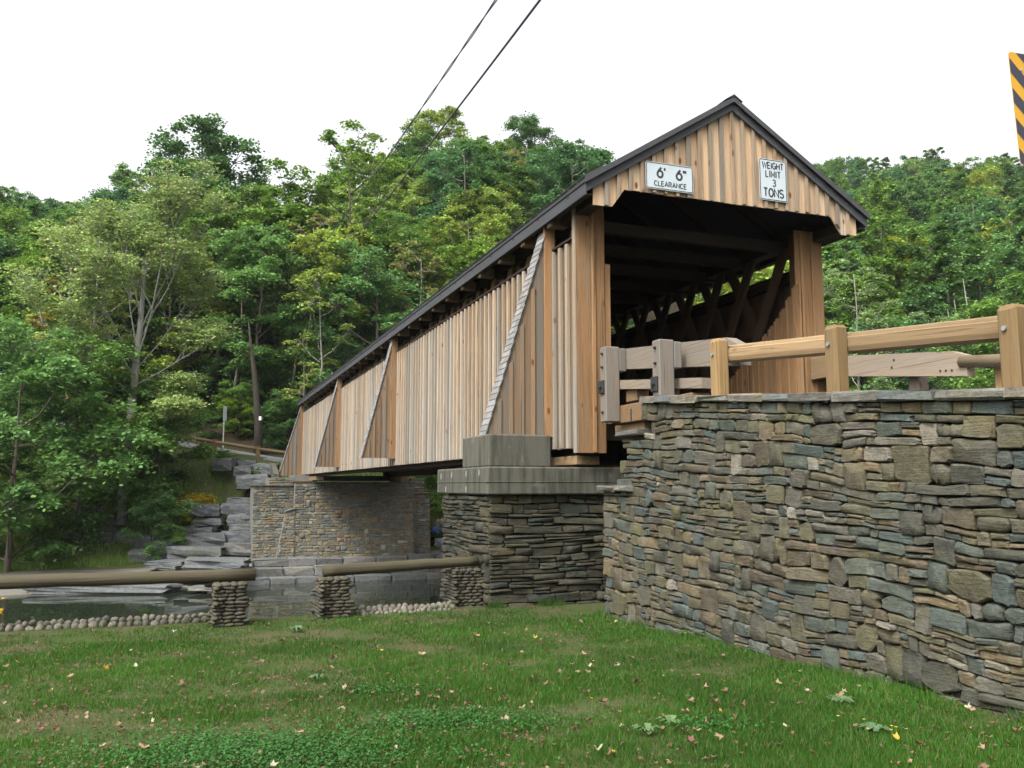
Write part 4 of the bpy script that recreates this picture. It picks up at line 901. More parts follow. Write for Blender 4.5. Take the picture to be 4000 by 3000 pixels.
def make_tree(seed, H, Rc, base, nblob, ncl, k, lsize, flat=.3, shape=1.0, trunk_r=.17, gap=.0, lean=0.0, blobr=.42, topw=.6):
    rg = np.random.default_rng(seed); rr = random.Random(seed); tubes = []; cens = []; rads = []
    top = Vector((lean * H + rr.uniform(-.5, .5), rr.uniform(-.5, .5), H * .93)); tp = [Vector((0, 0, -.6))]
    for i in range(1, 7):
        t_ = i / 6; tp.append(Vector((top.x * t_ + rr.uniform(-.15, .15), top.y * t_ + rr.uniform(-.15, .15), top.z * t_)))
    tubes.append(tube(tp, [trunk_r * 1.25] + [trunk_r * (1 - .85 * i / 6) for i in range(1, 7)], 8))
    for b in range(nblob):
        t_ = (b + .5) / nblob; h = base + (H - base) * (t_ ** .85) * .93; prof = math.sin(math.pi * min(1, (.16 + .84 * t_) ** shape)) * (1 - topw) + topw * (1 - max(0, t_ - .72) * 2.2)
        prof = max(.12, prof)
        a = b * 2.4 + rr.uniform(-.5, .5); rad = Rc * prof * rr.uniform(.45, .85)
        c = Vector((math.cos(a) * rad + top.x * h / H, math.sin(a) * rad + top.y * h / H, h + rr.uniform(-.4, .4)))
        st = Vector((top.x * h / H, top.y * h / H, max(.5, h - rad * rr.uniform(.5, .9)))); mid = st.lerp(c, .5) + Vector((0, 0, -.12 * rad))
        tubes.append(tube([st, mid, c, c + (c - mid) * .5], [trunk_r * .38, trunk_r * .26, trunk_r * .14, .012], 5, False))
        br = Rc * blobr * rr.uniform(.75, 1.2); dirs = rg.normal(0, 1, (ncl, 3)); dirs /= np.linalg.norm(dirs, axis=1)[:, None]; dirs[:, 2] = dirs[:, 2] * .75 + .12
        cc = np.array(c) + dirs * br * rg.uniform(.55, 1.05, ncl)[:, None]; cens.append(cc); rads.append(rg.uniform(.45, .85, ncl) * br * .62)
        for q in cc[:: max(1, ncl // 4)]: tubes.append(tube([c, (Vector(q) + c) / 2 + Vector((0, 0, .1)), Vector(q)], [trunk_r * .12, .02, .008], 4, False))
    cen = np.concatenate(cens); rad = np.concatenate(rads)
    if gap: keep = rg.uniform(0, 1, len(cen)) > gap; cen, rad = cen[keep], rad[keep]
    pts = clump_points(cen, rad, k, rg, flat); v, f = leaf_quads(pts, lsize, rg)
    tv, tf_ = join(tubes); return mesh('trunk', (tv, tf_), True), mesh_np('crown', v, f)
PROTO = {'maple': make_tree(1, 16, 4.3, 3.5, 13, 11, 190, .235, .32, 1.0, .20),
         'maple_broad': make_tree(2, 15, 4.9, 3.0, 14, 11, 190, .235, .34, 1.0, .22, topw=.7),
         'tall': make_tree(3, 19, 3.4, 6.0, 13, 10, 185, .225, .4, 1.0, .18),
         'oak': make_tree(4, 17, 4.6, 4.0, 15, 11, 190, .23, .45, 1.0, .24, topw=.75),
         'airy': make_tree(5, 18, 3.6, 5.5, 12, 8, 100, .20, .25, 1.0, .15, gap=.2),
         'bushy': make_tree(6, 9, 3.9, .3, 13, 11, 200, .185, .4, .9, .12, topw=.8),
         'low': make_tree(7, 6.5, 2.6, .4, 10, 10, 170, .155, .35, .9, .08, topw=.7),
         'thin': make_tree(8, 13, 2.4, 3.0, 12, 6, 85, .17, .22, 1.0, .10, gap=.1),
         'far_round': make_tree(9, 14, 4.4, 1.5, 13, 9, 120, .33, .5, .9, .2, topw=.8),
         'far_tall': make_tree(10, 16, 3.9, 2.0, 13, 9, 120, .33, .5, .9, .2, topw=.7)}
def place(name, proto, leaf, bk, loc, rz, s, label, group, cat='tree', sz=None):
    e = empty(name, loc, rz); e.scale = (s, s, sz or s); tag(e, label, cat, group)
    for nm, me, mt in (('trunk', PROTO[proto][0], bk), ('crown', PROTO[proto][1], leaf)):
        o = bpy.data.objects.new(nm, me); col.objects.link(o); o.parent = e
        if not me.materials: me.materials.append(None)
        o.material_slots[0].link = 'OBJECT'; o.material_slots[0].material = M[mt]
    return e
rng = random.Random(40)
def gtree(name, proto, leaf, bk, px, d, s, label, group=None, cat='tree', dz=0.0, sz=None):
    x = (px - 2000) / F_ * d * 1.0; return place(name, proto, leaf, bk, (x, d, ground(x, d) - .1 + dz), rng.uniform(0, 6.28), s, label, group, cat, sz)
# named trees of the skyline and bank
gtree('skyline_tree', 'oak', 'leaf_dark', 'bark_brown', 720, 66, 1.22, 'tall dark tree rising above the ridge behind the grey-barked tree')
gtree('skyline_tree', 'airy', 'leaf_mid', 'bark_brown', 1330, 64, 1.22, 'thin airy tree standing tallest between the cables and the dark trees', dz=.5)
gtree('skyline_tree', 'airy', 'leaf_blue', 'bark_brown', 1800, 74, 1.05, 'see-through bluish tree on the skyline left of the bridge roof')
gtree('skyline_tree', 'maple', 'leaf_dark', 'bark_brown', 1960, 78, 1.0, 'small dark round tree on the skyline beside the bluish one')
gtree('skyline_tree', 'oak', 'leaf_blue', 'bark_brown', 2260, 78, 1.15, 'big rounded tree on the skyline touching the bridge roof')
gtree('skyline_tree', 'maple_broad', 'leaf_mid', 'bark_brown', 1130, 66, 1.18, 'broad mid green tree on the skyline left of the airy one')
gtree('bank_tree', 'bushy', 'leaf_bush', 'bark_brown', 60, 39, 1.15, 'bushy bright green tree at the left edge hanging over the bank')
gtree('bank_tree', 'bushy', 'leaf_bush', 'bark_brown', 330, 42.5, 1.05, 'leafy tree with low branches left of the grey-barked trunk')
gtree('bank_tree', 'low', 'leaf_bush', 'bark_brown', 640, 45.5, 1.1, 'leafy sapling right of the grey-barked trunk before the far road')
gtree('bank_tree', 'thin', 'leaf_rust', 'bark_pale', 250, 46, 1.05, 'slender rusty-leaved tree behind the bushy bank tree')
gtree('bank_tree', 'thin', 'leaf_pale', 'bark_pale', 1250, 54, 1.0, 'slim pale tree with thin branches behind the far end of the bridge')
gtree('bank_tree', 'thin', 'leaf_rust', 'bark_pale', 1190, 60, 1.25, 'thin yellowing tree above the far end of the bridge')
gtree('slope_tree', 'airy', 'leaf_pale', 'bark_pale', 3370, 52, .78, 'pale-leaved tree with a visible trunk right of the bridge portal', dz=1.0)
gtree('slope_tree', 'maple', 'leaf_pale', 'bark_pale', 3640, 62, .72, 'pale green rounded tree above the guard rail post')
gtree('slope_tree', 'maple_broad', 'leaf_mid', 'bark_pale', 3990, 44, .85, 'leafy green tree at the right picture edge below the hazard marker')
gtree('round_bush', 'low', 'leaf_mid', 'bark_brown', 610, 41.9, .56, 'dense round green bush among the boulders on the far bank', None, 'bush')
gtree('bank_bush', 'low', 'leaf_mid', 'bark_brown', 700, 42.2, .30, 'small weedy bush between the boulders and the round bush', None, 'bush')
gtree('bank_bush', 'low', 'leaf_bush', 'bark_brown', 870, 48.2, .22, 'small bush at the foot of the far road sign', None, 'bush')
gtree('bank_bush', 'low', 'leaf_mid', 'bark_brown', 1740, 46, .38, 'leafy bush seen under the bridge between the two abutments', None, 'bush')
for px_, d_, s_, lb_ in ((1700, 49, .5, 'shrub on the bank behind the far abutment corner'), (1640, 52, .8, 'tall shrub behind the far abutment under the bridge'), (1800, 45, .35, 'low shrub on the bank in the gap under the bridge')): gtree('bank_bush', 'low', 'leaf_mid', 'bark_brown', px_, d_, s_, lb_, None, 'bush')
for px_, d_, s_, lb_ in ((180, 40.5, .5, 'leafy bush at the foot of the bushy bank tree'), (400, 43.5, .45, 'bush in the shade left of the round bush'), (20, 42, .7, 'dense bush at the far left of the bank'), (500, 46, .75, 'bush behind the grey-barked trunk')): gtree('bank_bush', 'low', 'leaf_bush', 'bark_brown', px_, d_, s_, lb_, None, 'bush')
gtree('bank_bush', 'low', 'leaf_bush', 'bark_brown', 1850, 50, .6, 'taller bush in the shade under the bridge', None, 'bush')

for k_, (v_, du_, s_) in enumerate(((-13, 3.4, .42), (-10.5, 4.6, .5), (-8.6, 3.3, .34), (-6.4, 4.4, .46), (-4.6, 3.3, .32), (-2.6, 4.5, .45), (-.8, 3.4, .36), (-9.6, 6.5, .6), (-5.4, 6.6, .62), (-1.6, 6.6, .6))):
    p_ = W(road_u(v_) + du_, v_); place('roadside_shrub', 'low', ('leaf_dark', 'leaf_mid', 'leaf_bush')[k_ % 3], 'bark_brown', (p_.x, p_.y, ground(p_.x, p_.y) - .1), k_ * 1.3, s_, 'leafy shrub on the dark slope behind the far road', 'shrubs behind the far road', 'bush')
# forest on the hillside
def poisson(n, fn, rmin, tries=6000):
    pts = []
    for _ in range(tries):
        x, y = fn()
        if all((x - a) ** 2 + (y - b) ** 2 > rmin ** 2 for a, b in pts): pts.append((x, y))
        if len(pts) >= n: break
    return pts
SP = [('maple', 'leaf_mid', 'mid green maple'), ('maple_broad', 'leaf_mid', 'broad mid green maple'), ('maple', 'leaf_yellowgreen', 'yellow-green maple'), ('oak', 'leaf_dark', 'dark green oak'), ('oak', 'leaf_blue', 'bluish green oak'), ('tall', 'leaf_dark', 'tall dark tree'), ('tall', 'leaf_mid', 'tall mid green tree'), ('airy', 'leaf_rust', 'thin yellowing tree'), ('maple_broad', 'leaf_dark', 'broad dark tree')]
def fnl():
    y = rng.uniform(49, 96); return (rng.uniform(-.66, .10) * y, y)
def wzone(x, y):
    px = 2000 + x / y * F_
    a = ('at the left edge of the picture', 'behind the half bare grey tree', 'right of the half bare grey tree', 'above the far end of the bridge', 'under the overhead cables', 'left of the bridge gable', 'just behind the bridge roof')[int(np.searchsorted([330, 700, 1050, 1400, 1750, 2080], px))]
    return ('low in the woods ', 'midway up the woods ', 'near the skyline ')[0 if y < 62 else (1 if y < 76 else 2)] + a
for x, y in poisson(210, fnl, 3.9, 9000):
    u, v = UV(x, y)
    if u < road_u(v) + 3.2: continue
    k = rng.choices(range(9), [3, 3, 3, 2, 2, 2, 2, 1, 2])[0]
    if x / y > -.30 and rng.random() < .5: k = 2 if rng.random() < .6 else 0
    if x / y < -.30 and rng.random() < .35: k = rng.choice([3, 4, 8])
    pr, lf, nm = SP[k]; s = rng.uniform(.76, 1.02) * (.86 if x / y < -.38 else 1.0)
    place('forest_tree', pr, lf, rng.choice(['bark_brown', 'bark_brown', 'bark_pale']), (x, y, ground(x, y) - .2), rng.uniform(0, 6.28), s, f'{nm} {wzone(x, y)}', f'{nm}s {wzone(x, y)}')
SPR = [('far_round', 'leaf_mid', 'mid green tree'), ('far_tall', 'leaf_mid', 'tall mid green tree'), ('far_round', 'leaf_blue', 'bluish green tree'), ('far_round', 'leaf_yellowgreen', 'yellow-green tree'), ('far_tall', 'leaf_dark', 'dark green tree'), ('far_round', 'leaf_pale', 'pale green tree')]
def fnr():
    y = 60 + 145 * rng.random() ** .75; return (rng.uniform(.24, .70) * y, y)
for x, y in poisson(170, fnr, 6.2, 9000):
    pr, lf, nm = SPR[rng.choices(range(6), [4, 3, 3, 2, 2, 1])[0]]; s = rng.uniform(.75, 1.1); px = 2000 + x / y * F_
    zn = ('at the foot of the hill ', 'low on the hill ', 'midway up the hill ', 'on the hill skyline ')[int(np.searchsorted([80, 115, 160], y))] + ('hidden by the portal', 'beside the portal', 'above the middle guard rail post', 'below the hazard marker', 'at the right edge')[int(np.searchsorted([3150, 3450, 3700, 3930], px))]
    place('hill_tree', pr, lf, 'bark_brown', (x, y, ground(x, y) - .3), rng.uniform(0, 6.28), s, f'{nm} {zn}', f'{nm}s {zn}')
# understorey along the far bank and behind the road
def fnu():
    y = rng.uniform(46, 60); return (rng.uniform(-.64, -.05) * y, y)
for x, y in poisson(70, fnu, 2.5):
    u, v = UV(x, y); ru = road_u(v)
    if ru - 3.2 < u < ru + 3.4: continue
    if u < ru and x / y > -.36: continue
    place('understorey_tree', 'low', rng.choice(['leaf_mid', 'leaf_dark', 'leaf_bush']), 'bark_brown', (x, y, ground(x, y) - .1), rng.uniform(0, 6.28), rng.uniform(.6, 1.15), 'low leafy understorey tree ' + wzone(x, y), 'understorey trees ' + wzone(x, y), 'small tree')
# the half bare grey-barked tree
def grey_tree():
    rr = random.Random(77); rg = np.random.default_rng(77); tubes = []; cen = []; rad = []
    def limb(p, d, L, r, depth):
        n = 6; pts = [p]; q = p; dd = d.normalized()
        for i in range(n):
            dd = (dd + Vector((rr.uniform(-.10, .10), rr.uniform(-.10, .10), .03 + .02 * depth))).normalized(); q = q + dd * (L / n); pts.append(q)
        tubes.append(tube(pts, [r * (1 - .8 * i / n) + .008 for i in range(n + 1)], 6 if depth < 2 else 4, False))
        if depth < 3:
            for j in range(5 if depth == 0 else 4):
                t_ = rr.uniform(.3, .98); i = min(n - 1, int(t_ * n)); s = pts[i].lerp(pts[i + 1], t_ * n - i); a = rr.uniform(0, 6.28)
                nd = (dd + Vector((math.cos(a), math.sin(a), rr.uniform(-.1, .3))) * .62); limb(s, nd, L * rr.uniform(.36, .55), r * .42, depth + 1)
        if depth >= 1:
            for j in range(3):
                if rr.random() < .62: s = pts[rr.randrange(2, n + 1)]; cen.append(tuple(s + Vector((rr.uniform(-.3, .3), rr.uniform(-.3, .3), -.1)))); rad.append(rr.uniform(.45, .95))
    tr = [Vector((-.05, 0, -1)), Vector((-.02, 0, 1)), Vector((.05, 0, 3.5)), Vector((.22, 0, 6)), Vector((.30, 0, 8)), Vector((.42, .1, 10.4)), Vector((.5, 0, 13)), Vector((.35, 0, 15.6))]
    tubes.append(tube(tr, [.27, .25, .23, .21, .185, .145, .095, .03], 10))
    for h, dx, dy, dz, L, r in ((8.2, .28, -.2, 1, 8.2, .08), (8.6, -.22, .2, 1, 7.4, .08), (9.6, .22, .1, 1, 6.8, .065), (10.3, -.2, -.2, 1, 5.8, .055), (11.2, .12, -.3, 1, 4.8, .045), (7.0, -.6, .1, .9, 7.4, .085), (6.2, -.9, -.25, .75, 6.4, .075), (5.4, -1, .3, .5, 4.9, .06), (6.7, 1, .1, .5, 4.6, .07), (4.1, 1, -.4, .2, 2.8, .045), (3.2, 1, .3, .1, 2.4, .035), (7.6, .55, .5, .9, 5.6, .06), (2.4, -1, -.3, .1, 2.2, .03), (7.8, -.4, -.7, .9, 5.5, .06), (9, .1, .6, 1, 5.4, .05), (5.0, .9, .5, .4, 3.4, .045)):
        limb(Vector((float(np.interp(h, [0, 6, 10, 15], [0, .22, .42, .4])), 0, h)), Vector((dx, dy, dz)), L, r * .55, 0)
    cen_ = np.array(cen); pts = clump_points(cen_, np.array(rad), 18, rg, .10, .12); v, f = leaf_quads(pts, .165, rg)
    return mesh('trunk', join(tubes), True), mesh_np('crown', v, f)
gt = grey_tree(); PROTO['grey'] = gt
place('grey_barked_tree', 'grey', 'leaf_grey_tree', 'bark_grey', (-19.3, 43.6, .6), .15, .90, 'half bare tree with pale grey bark and thin yellowish leaves on the far bank', None)
gtree('bank_tree', 'thin', 'leaf_grey_tree', 'bark_grey', 330, 47, 1.2, 'second thin grey-barked tree behind and left of the half bare one')
# trunk with a paper notice
p = at(1016, 1660, 54); nt = mk('noticed_trunk', tube([(0, 0, -3), (-.1, 0, 0), (-.45, .1, 3), (-.8, .2, 5), (-1.0, .2, 6.5)], [.34, .24, .17, .10, .03], 10), 'bark_dark', None, p, smooth=True)
tag(nt, 'bare lower trunk leaning in the dark woods behind the far road', 'tree trunk')
tag(mk('paper_notice', prism(rrect(.15, .24, .01), -.01, 0), 'paper_white', None, at(1016, 1634, 53.66)), 'small white notice fixed to a trunk behind the far road', 'notice')
# deep shade of trunks behind the road
for i, (px, d) in enumerate(((905, 57), (1130, 58), (820, 60), (1180, 56), (700, 58))):
    x = (px - 2000) / F_ * d; tag(mk('woodland_trunk', tube([(0, 0, -.5), (.1, 0, 3), (rng.uniform(-.5, .5), 0, 6), (rng.uniform(-.8, .8), 0, 9)], [.14, .11, .08, .03], 8), 'bark_brown', None, (x, d, ground(x, d)), smooth=True), 'slim bare trunk among the woods behind the far road', 'tree trunk', 'slim trunks behind the far road')
# dead snags on the right hill
for px, d, h in ((3680, 70, 7), (3720, 71, 8.5), (3640, 69, 6.5), (3820, 70, 6)):
    x = (px - 2000) / F_ * d; tag(mk('dead_snag', tube([(0, 0, 0), (.3, 0, h * .5), (rng.uniform(-1.2, .2), -.3, h + 4)], [.13, .09, .02], 6), 'bark_pale', None, (x, d - 4, ground(x, d - 4)), smooth=True), 'bare dead snag among the trees above the guard rail', 'dead tree', 'dead snags right of the bridge')

# ------------------------------------------------------------------ plants on the far bank
def blades(n, pts, hmin, hmax, wmin, wmax, rg, lean=.35):
    az_ = rg.uniform(0, 2 * np.pi, n); h = rg.uniform(hmin, hmax, n); w_ = rg.uniform(wmin, wmax, n); la = rg.uniform(0, 2 * np.pi, n); l = rg.uniform(0, lean, n) * h
    s = np.stack([np.cos(az_), np.sin(az_), np.zeros(n)], 1) * w_[:, None] / 2
    tip = pts + np.stack([np.cos(la) * l, np.sin(la) * l, h], 1); v = np.stack([pts - s, pts + s, tip], 1).reshape(-1, 3); return v, np.arange(3 * n).reshape(n, 3)
rg = np.random.default_rng(5); P = []
while len(P) < 42000:
    u, v = rg.uniform(32.5, 43), rg.uniform(-24, 8.5)
    if -2.8 < v < 6.3 and u < 36: continue
    if abs(u - road_u(v)) < 2.05: continue
    if u > road_u(v) and rg.random() < .8: continue
    p = W(u, v)
    if mn.noise((p.x * .5, p.y * .5, 8)) < -.15 and u > 34.5: continue
    P.append((p.x, p.y, ground(p.x, p.y) - .02))
v, f = blades(len(P), np.array(P), .12, .45, .014, .032, rg, .6); tag(mk('bank_grass', mesh_np('bank_grass', v, f), 'bank_blade'), 'rough grass on the far bank', 'grass', kind='stuff')
def plant(name, loc, n, hh, spread, lmat, label, flower=None, lsz=.12):
    rr = np.random.default_rng(int(abs(loc[0]) * 100)); e = empty(name, loc); tag(e, label, 'plant'); st = []; pts = []; fl = []
    for i in range(n):
        a = rr.uniform(0, 6.28); r_ = spread * math.sqrt(rr.uniform(0, 1)); b = Vector((math.cos(a) * r_, math.sin(a) * r_, 0)); tpz = hh * rr.uniform(.7, 1.1); tp = b + Vector((rr.normal(0, .12), rr.normal(0, .12), tpz)); st.append(tube([b, tp], [.008, .004], 4, False))
        for k in range(14): t_ = rr.uniform(.1, .85); q = b.lerp(tp, t_); pts.append((q.x + rr.normal(0, .07), q.y + rr.normal(0, .07), q.z))
        for k in range(30): fl.append((tp.x + rr.normal(0, .09), tp.y + rr.normal(0, .09), tp.z + rr.normal(0, .07)))
    mk('stems', join(st), 'bark_brown' if False else 'leaf_bush', e); v, f = leaf_quads(np.array(pts), lsz, rr); mk('leaves', mesh_np('leaves', v, f), lmat, e)
    if flower: v, f = leaf_quads(np.array(fl), .075, rr); tag(mk('flower_heads', mesh_np('flower_heads', v, f), flower, e), kind='stuff')
for px, py, d, n, hh, sp in ((775, 1935, 45.0, 110, 1.35, .85),): p = at(px, py, d); plant('goldenrod', (p.x, p.y, ground(p.x, p.y)), n, hh, sp, 'leaf_yellowgreen', 'yellow flowering goldenrod clump on the far bank', 'goldenrod', .14)
p = W(.60, -7.85, -.25); plant('goldenrod', p, 6, .36, .16, 'leaf_yellowgreen', 'small yellow goldenrod beside the cobble edging at the left edge', 'goldenrod', .06)
for px, d, sx, lb in ((960, 46.8, .5, 'tall weeds below the far guard rail'), (1010, 46.5, .4, 'tall weeds beside the boulder at the concrete wing'), (730, 44.0, .6, 'leafy weeds left of the goldenrod clump'), (830, 43.0, .4, 'weeds growing between the boulders on the far bank')):
    x = (px - 2000) / F_ * d; plant('weed_clump', (x, d, ground(x, d)), 24, .55, sx, 'leaf_mid', lb, None, .13)
x, d = -3.6, 46.5; plant('fern_clump', (x, d, ground(x, d)), 30, .7, .6, 'leaf_yellowgreen', 'bright ferns on the bank right of the far abutment', None, .16)

# ------------------------------------------------------------------ lawn: grass, clover, fallen leaves, weeds
rg = np.random.default_rng(12); N = 1000000
y = 3.1 * (14.5 / 3.1) ** rg.random(N); x = rg.uniform(-.95, .78, N) * y
u = (x - PX) * UX + (y - PY) * UY; v = (x - PX) * VX + (y - PY) * VY
ok = (u < .02) & ~((v > VWL - .03) & (u < ULE + .1)) & ~((v > -.2) & (u > -.9))
x, y, u, v = x[ok], y[ok], u[ok], v[ok]
gx = np.arange(-12, 12.01, .12); gy = np.arange(2, 16, .12)
pat = np.array([[mn.noise((a * .9, b * .9, 1)) + .6 * mn.noise((a * 2.6, b * 2.6, 4)) + .5 * mn.noise((a * 4.5, b * 4.5, 9)) for a in gx] for b in gy])
pn = pat[np.clip(((y - 2) / .12).astype(int), 0, len(gy) - 1), np.clip(((x + 12) / .12).astype(int), 0, len(gx) - 1)]
bias = np.interp(x / y, [-.6, -.1, .3], [-.20, .0, .30])     # turf is thinner on the left, lush by the wall
pn2 = pn + bias; keep = rg.random(len(x)) < np.clip(.80 + pn2 * .7, .30, 1.0); x, y, pn2 = x[keep], y[keep], pn2[keep]
z = np.array([0.0] * len(x)); uq = (x - PX) * UX + (y - PY) * UY; z = np.minimum(.06, -.15 + .03 * np.maximum(0, -uq - 1)) - .012
n = len(x); hs_ = np.clip(.033 + .028 * pn2, .014, .085) * rg.uniform(.6, 1.35, n) + (rg.random(n) < .01) * .05
az_ = rg.uniform(0, 2 * np.pi, n); w_ = np.interp(y, [3, 14], [.0052, .012]) * rg.uniform(.7, 1.3, n); s = np.stack([np.cos(az_), np.sin(az_), np.zeros(n)], 1) * w_[:, None] / 2
la = rg.uniform(0, 2 * np.pi, n); l = rg.uniform(.1, 1.0, n) * hs_; pts = np.stack([x, y, z], 1); tip = pts + np.stack([np.cos(la) * l, np.sin(la) * l, hs_ + .012], 1)
vv_ = np.stack([pts - s, pts + s, tip], 1).reshape(-1, 3)
tag(mk('lawn_grass', mesh_np('lawn_grass', vv_, np.arange(3 * n).reshape(n, 3)), 'grass_blade'), 'patchy short green grass covering the lawn', 'grass', kind='stuff')
# clover patches
def lz(x, y): return ground(x, y)
cl = []; rg = np.random.default_rng(8)
for cx, cy, rx, ry, k in ((-1.45, 5.35, 1.3, .62, 9500), (-.35, 6.1, .8, .35, 3000), (-1.0, 7.2, .5, .2, 500), (1.3, 5.9, .35, .25, 700)):
    q = rg.normal(0, .45, (k, 2)) * np.array([rx, ry]) + np.array([cx, cy]); cl.append(np.stack([q[:, 0], q[:, 1], np.array([lz(a, b) for a, b in q]) + rg.uniform(.015, .055, k)], 1))
v, f = leaf_quads(np.concatenate(cl), .021, rg, .35); tag(mk('clover', mesh_np('clover', v, f), 'clover_leaf'), 'dark green clover patch in the lawn', 'clover', kind='stuff')
# fallen leaves
def fallen(seed):
    rr = random.Random(seed); pts = []; n = 5
    for k in range(n):
        a = math.pi / 2 + (k - 2) * .95; r_ = (1.0, .92, .66)[abs(k - 2)] * rr.uniform(.6, 1.15)
        pts.append((math.cos(a) * r_, math.sin(a) * r_)); 
        if k < n - 1: am = a + .475; rq = rr.uniform(.38, .66); pts.append((math.cos(am) * rq, math.sin(am) * rq))
    pts.append((.05, -.35)); pts.append((0, -.8)); pts.append((-.05, -.35))
    cu, cv = rr.uniform(.2, 1.3), rr.uniform(-.5, .9); v = [(0, 0, 0)] + [(p[0], p[1], cu * p[0] * p[0] + cv * p[1] * p[1] + rr.uniform(0, .35)) for p in pts]; m = len(pts)
    return mesh('fallen_leaf', ([tuple(c * .5 for c in p) for p in v], [(0, 1 + i, 1 + (i + 1) % m) for i in range(m)]), True)
FL = {m: [fallen(i + 10 * j) for i in range(4)] for j, m in enumerate(('dry_pale', 'dry_brown', 'dry_rust', 'dry_yellow'))}
for m, L in FL.items():
    for q in L: q.materials.append(M[m])
rng = random.Random(4); cnt = 0; LB = {'dry_pale': 'pale cream fallen leaf lying on the grass', 'dry_brown': 'dark brown curled fallen leaf lying on the grass', 'dry_rust': 'rusty orange fallen leaf lying on the grass', 'dry_yellow': 'yellow fallen leaf lying on the grass'}
def lawn_ok(x, y): u, v = UV(x, y); return u < -.15 and not (v > VWL - .08 and u < ULE + .15) and not (v > -1.2 and u > -1.2)
while cnt < 300:
    y = 3.9 * (12.5 / 3.9) ** rng.random(); x = rng.uniform(-.64, .62) * y
    if not lawn_ok(x, y): continue
    m = rng.choices(list(FL), [1.6, 4.5, 4.0, .5])[0]; s = rng.uniform(.045, .105)
    o = mk('fallen_leaf', rng.choice(FL[m]), None, None, (x, y, lz(x, y) + rng.uniform(.03, .055)), (rng.uniform(-.4, .4), rng.uniform(-.4, .4), rng.uniform(0, 6.28)), False, (s, s * rng.uniform(.6, 1), s)); tag(o, LB[m], 'leaf', m.split('_')[1] + ' leaves fallen on the lawn'); cnt += 1
lt_v = []; lt_f = []
for i in range(4600):
    y = 3.5 * (12.8 / 3.5) ** rng.random(); x = rng.uniform(-.75, .7) * y
    if not lawn_ok(x, y) or (x > 0 and rng.random() < .5): continue
    q = rng.choice(FL[rng.choice(['dry_brown', 'dry_rust'])]); mt = Matrix.Translation((x, y, lz(x, y) + rng.uniform(.012, .035))) @ Matrix.Rotation(rng.uniform(0, 6.28), 4, 'Z') @ Matrix.Rotation(rng.uniform(-.6, .6), 4, 'X') @ Matrix.Scale(rng.uniform(.025, .06), 4)
    k = len(lt_v); lt_v += [mt @ w_.co for w_ in q.vertices]; lt_f += [tuple(a + k for a in pl.vertices) for pl in q.polygons]
tag(mk('leaf_litter', (lt_v, lt_f), 'dry_brown'), 'small scattered bits of dry leaves in the grass', 'leaf litter', kind='stuff')
def weed(x, y, n, L, label, lift=.03, mt='weed_leaf'):
    e = []; rr = random.Random(int(x * 100 + y))
    for i in range(n):
        a = rr.uniform(0, 6.28); l = L * rr.uniform(.6, 1.1); d = Vector((math.cos(a), math.sin(a), 0)); s = Vector((-d.y, d.x, 0)) * l * .24
        e.append(([d * l * .1 + Vector((0, 0, .01)), d * l * .55 + s + Vector((0, 0, lift + l * .35)), d * l + Vector((0, 0, lift + l * .2)), d * l * .55 - s + Vector((0, 0, lift + l * .35))], [(0, 1, 2, 3)]))
    tag(mk('lawn_weed', join(e), mt, None, (x, y, lz(x, y))), label, 'weed')
for px, py, n, L, lb in ((2680, 2478, 9, .16, 'broad-leaved weed at the foot of the stone wall'), (3290, 2795, 40, .11, 'feathery weed cluster on the lawn near the wall'), (1240, 2660, 10, .09, 'pale weed rosette in the lawn left of the clover'), (2530, 2925, 12, .10, 'weed rosette at the bottom of the lawn'), (2620, 2890, 9, .10, 'pale weed beside the rosette at the bottom of the lawn'), (1160, 2440, 12, .12, 'broad weed at the lawn edge before the pale bank stone'), (3420, 2930, 26, .10, 'leafy weed patch in the lower right of the lawn')):
    xx, yy = (px - 2000) / F_, -(py - 1500) / F_; r_ = Vector((xx, math.cos(.1167) - yy * math.sin(.1167), math.sin(.1167) + yy * math.cos(.1167))); t_ = (-.05 - CAM_Z) / r_.z; weed(r_.x * t_, r_.y * t_, n, L, lb)
rr = random.Random(2)
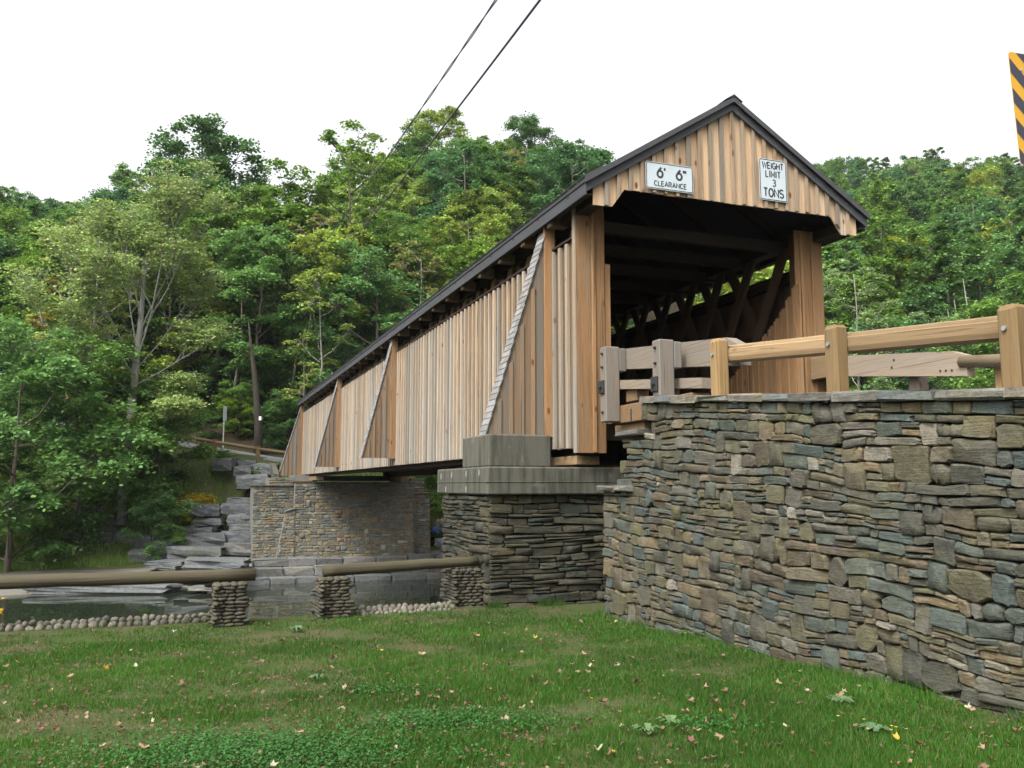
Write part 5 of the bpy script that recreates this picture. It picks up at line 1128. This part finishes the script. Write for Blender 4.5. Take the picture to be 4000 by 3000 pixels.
for px, py in ((3277, 2877), (3378, 2893), (3487, 2924), (3505, 2930), (3485, 2943), (3393, 2938), (2312, 2784), (2318, 2610), (2248, 2437)):
    xx, yy = (px - 2000) / F_, -(py - 1500) / F_; r_ = Vector((xx, math.cos(.1167) - yy * math.sin(.1167), math.sin(.1167) + yy * math.cos(.1167))); t_ = (-.02 - CAM_Z) / r_.z; X, Y = r_.x * t_, r_.y * t_; fl = empty('buttercup', (X, Y, lz(X, Y))); tag(fl, 'tiny yellow flower in the grass', 'flower', 'yellow lawn flowers')
    mk('stem', tube([(0, 0, 0), (.004, 0, .075)], .0012, 4), 'leaf_bush', fl); mk('petals', ([(0, 0, .074)] + [(math.cos(a) * .011, math.sin(a) * .011, .08) for a in np.linspace(0, 6.28, 7)[:-1]], [(0, 1 + i, 1 + (i + 1) % 6) for i in range(6)]), 'goldenrod', fl)
# grass tufts along the foot of the walls and the edging
rg = np.random.default_rng(31); P = []
for i in range(5200):
    k = rg.random()
    if k < .55: u, v = rg.uniform(-9, -1.0), VWL - abs(rg.normal(.03, .06)) - .02
    elif k < .75: u, v = UA - abs(rg.normal(.03, .07)) - .03, rg.uniform(-1.4, -.2)
    else: u, v = rg.uniform(-.1, .5), rg.uniform(-10, -1.6)
    if mn.noise((u * 1.3, v * 1.3, 2)) < -.05: continue
    p = W(u, v); P.append((p.x, p.y, lz(p.x, p.y) - .01))
v, f = blades(len(P), np.array(P), .04, .16, .004, .009, rg, .7); tag(mk('edge_grass', mesh_np('edge_grass', v, f), 'grass_blade'), 'longer grass tufts at the foot of the walls and cobbles', 'grass', kind='stuff')

# ------------------------------------------------------------------ thin haze in the valley
hz = NT('haze_air'); pv = hz.t.nodes.new('ShaderNodeVolumePrincipled'); pv.inputs['Color'].default_value = (.86, .93, 1, 1); pv.inputs['Density'].default_value = .00014; pv.inputs['Anisotropy'].default_value = .2
hz.t.links.new(pv.outputs[0], hz.out.inputs['Volume'])
tag(mk('haze', cbox(-190, 290, -60, 430, -7, 125, .01), 'haze_air'), 'thin pale haze in the valley air', 'haze', kind='stuff')
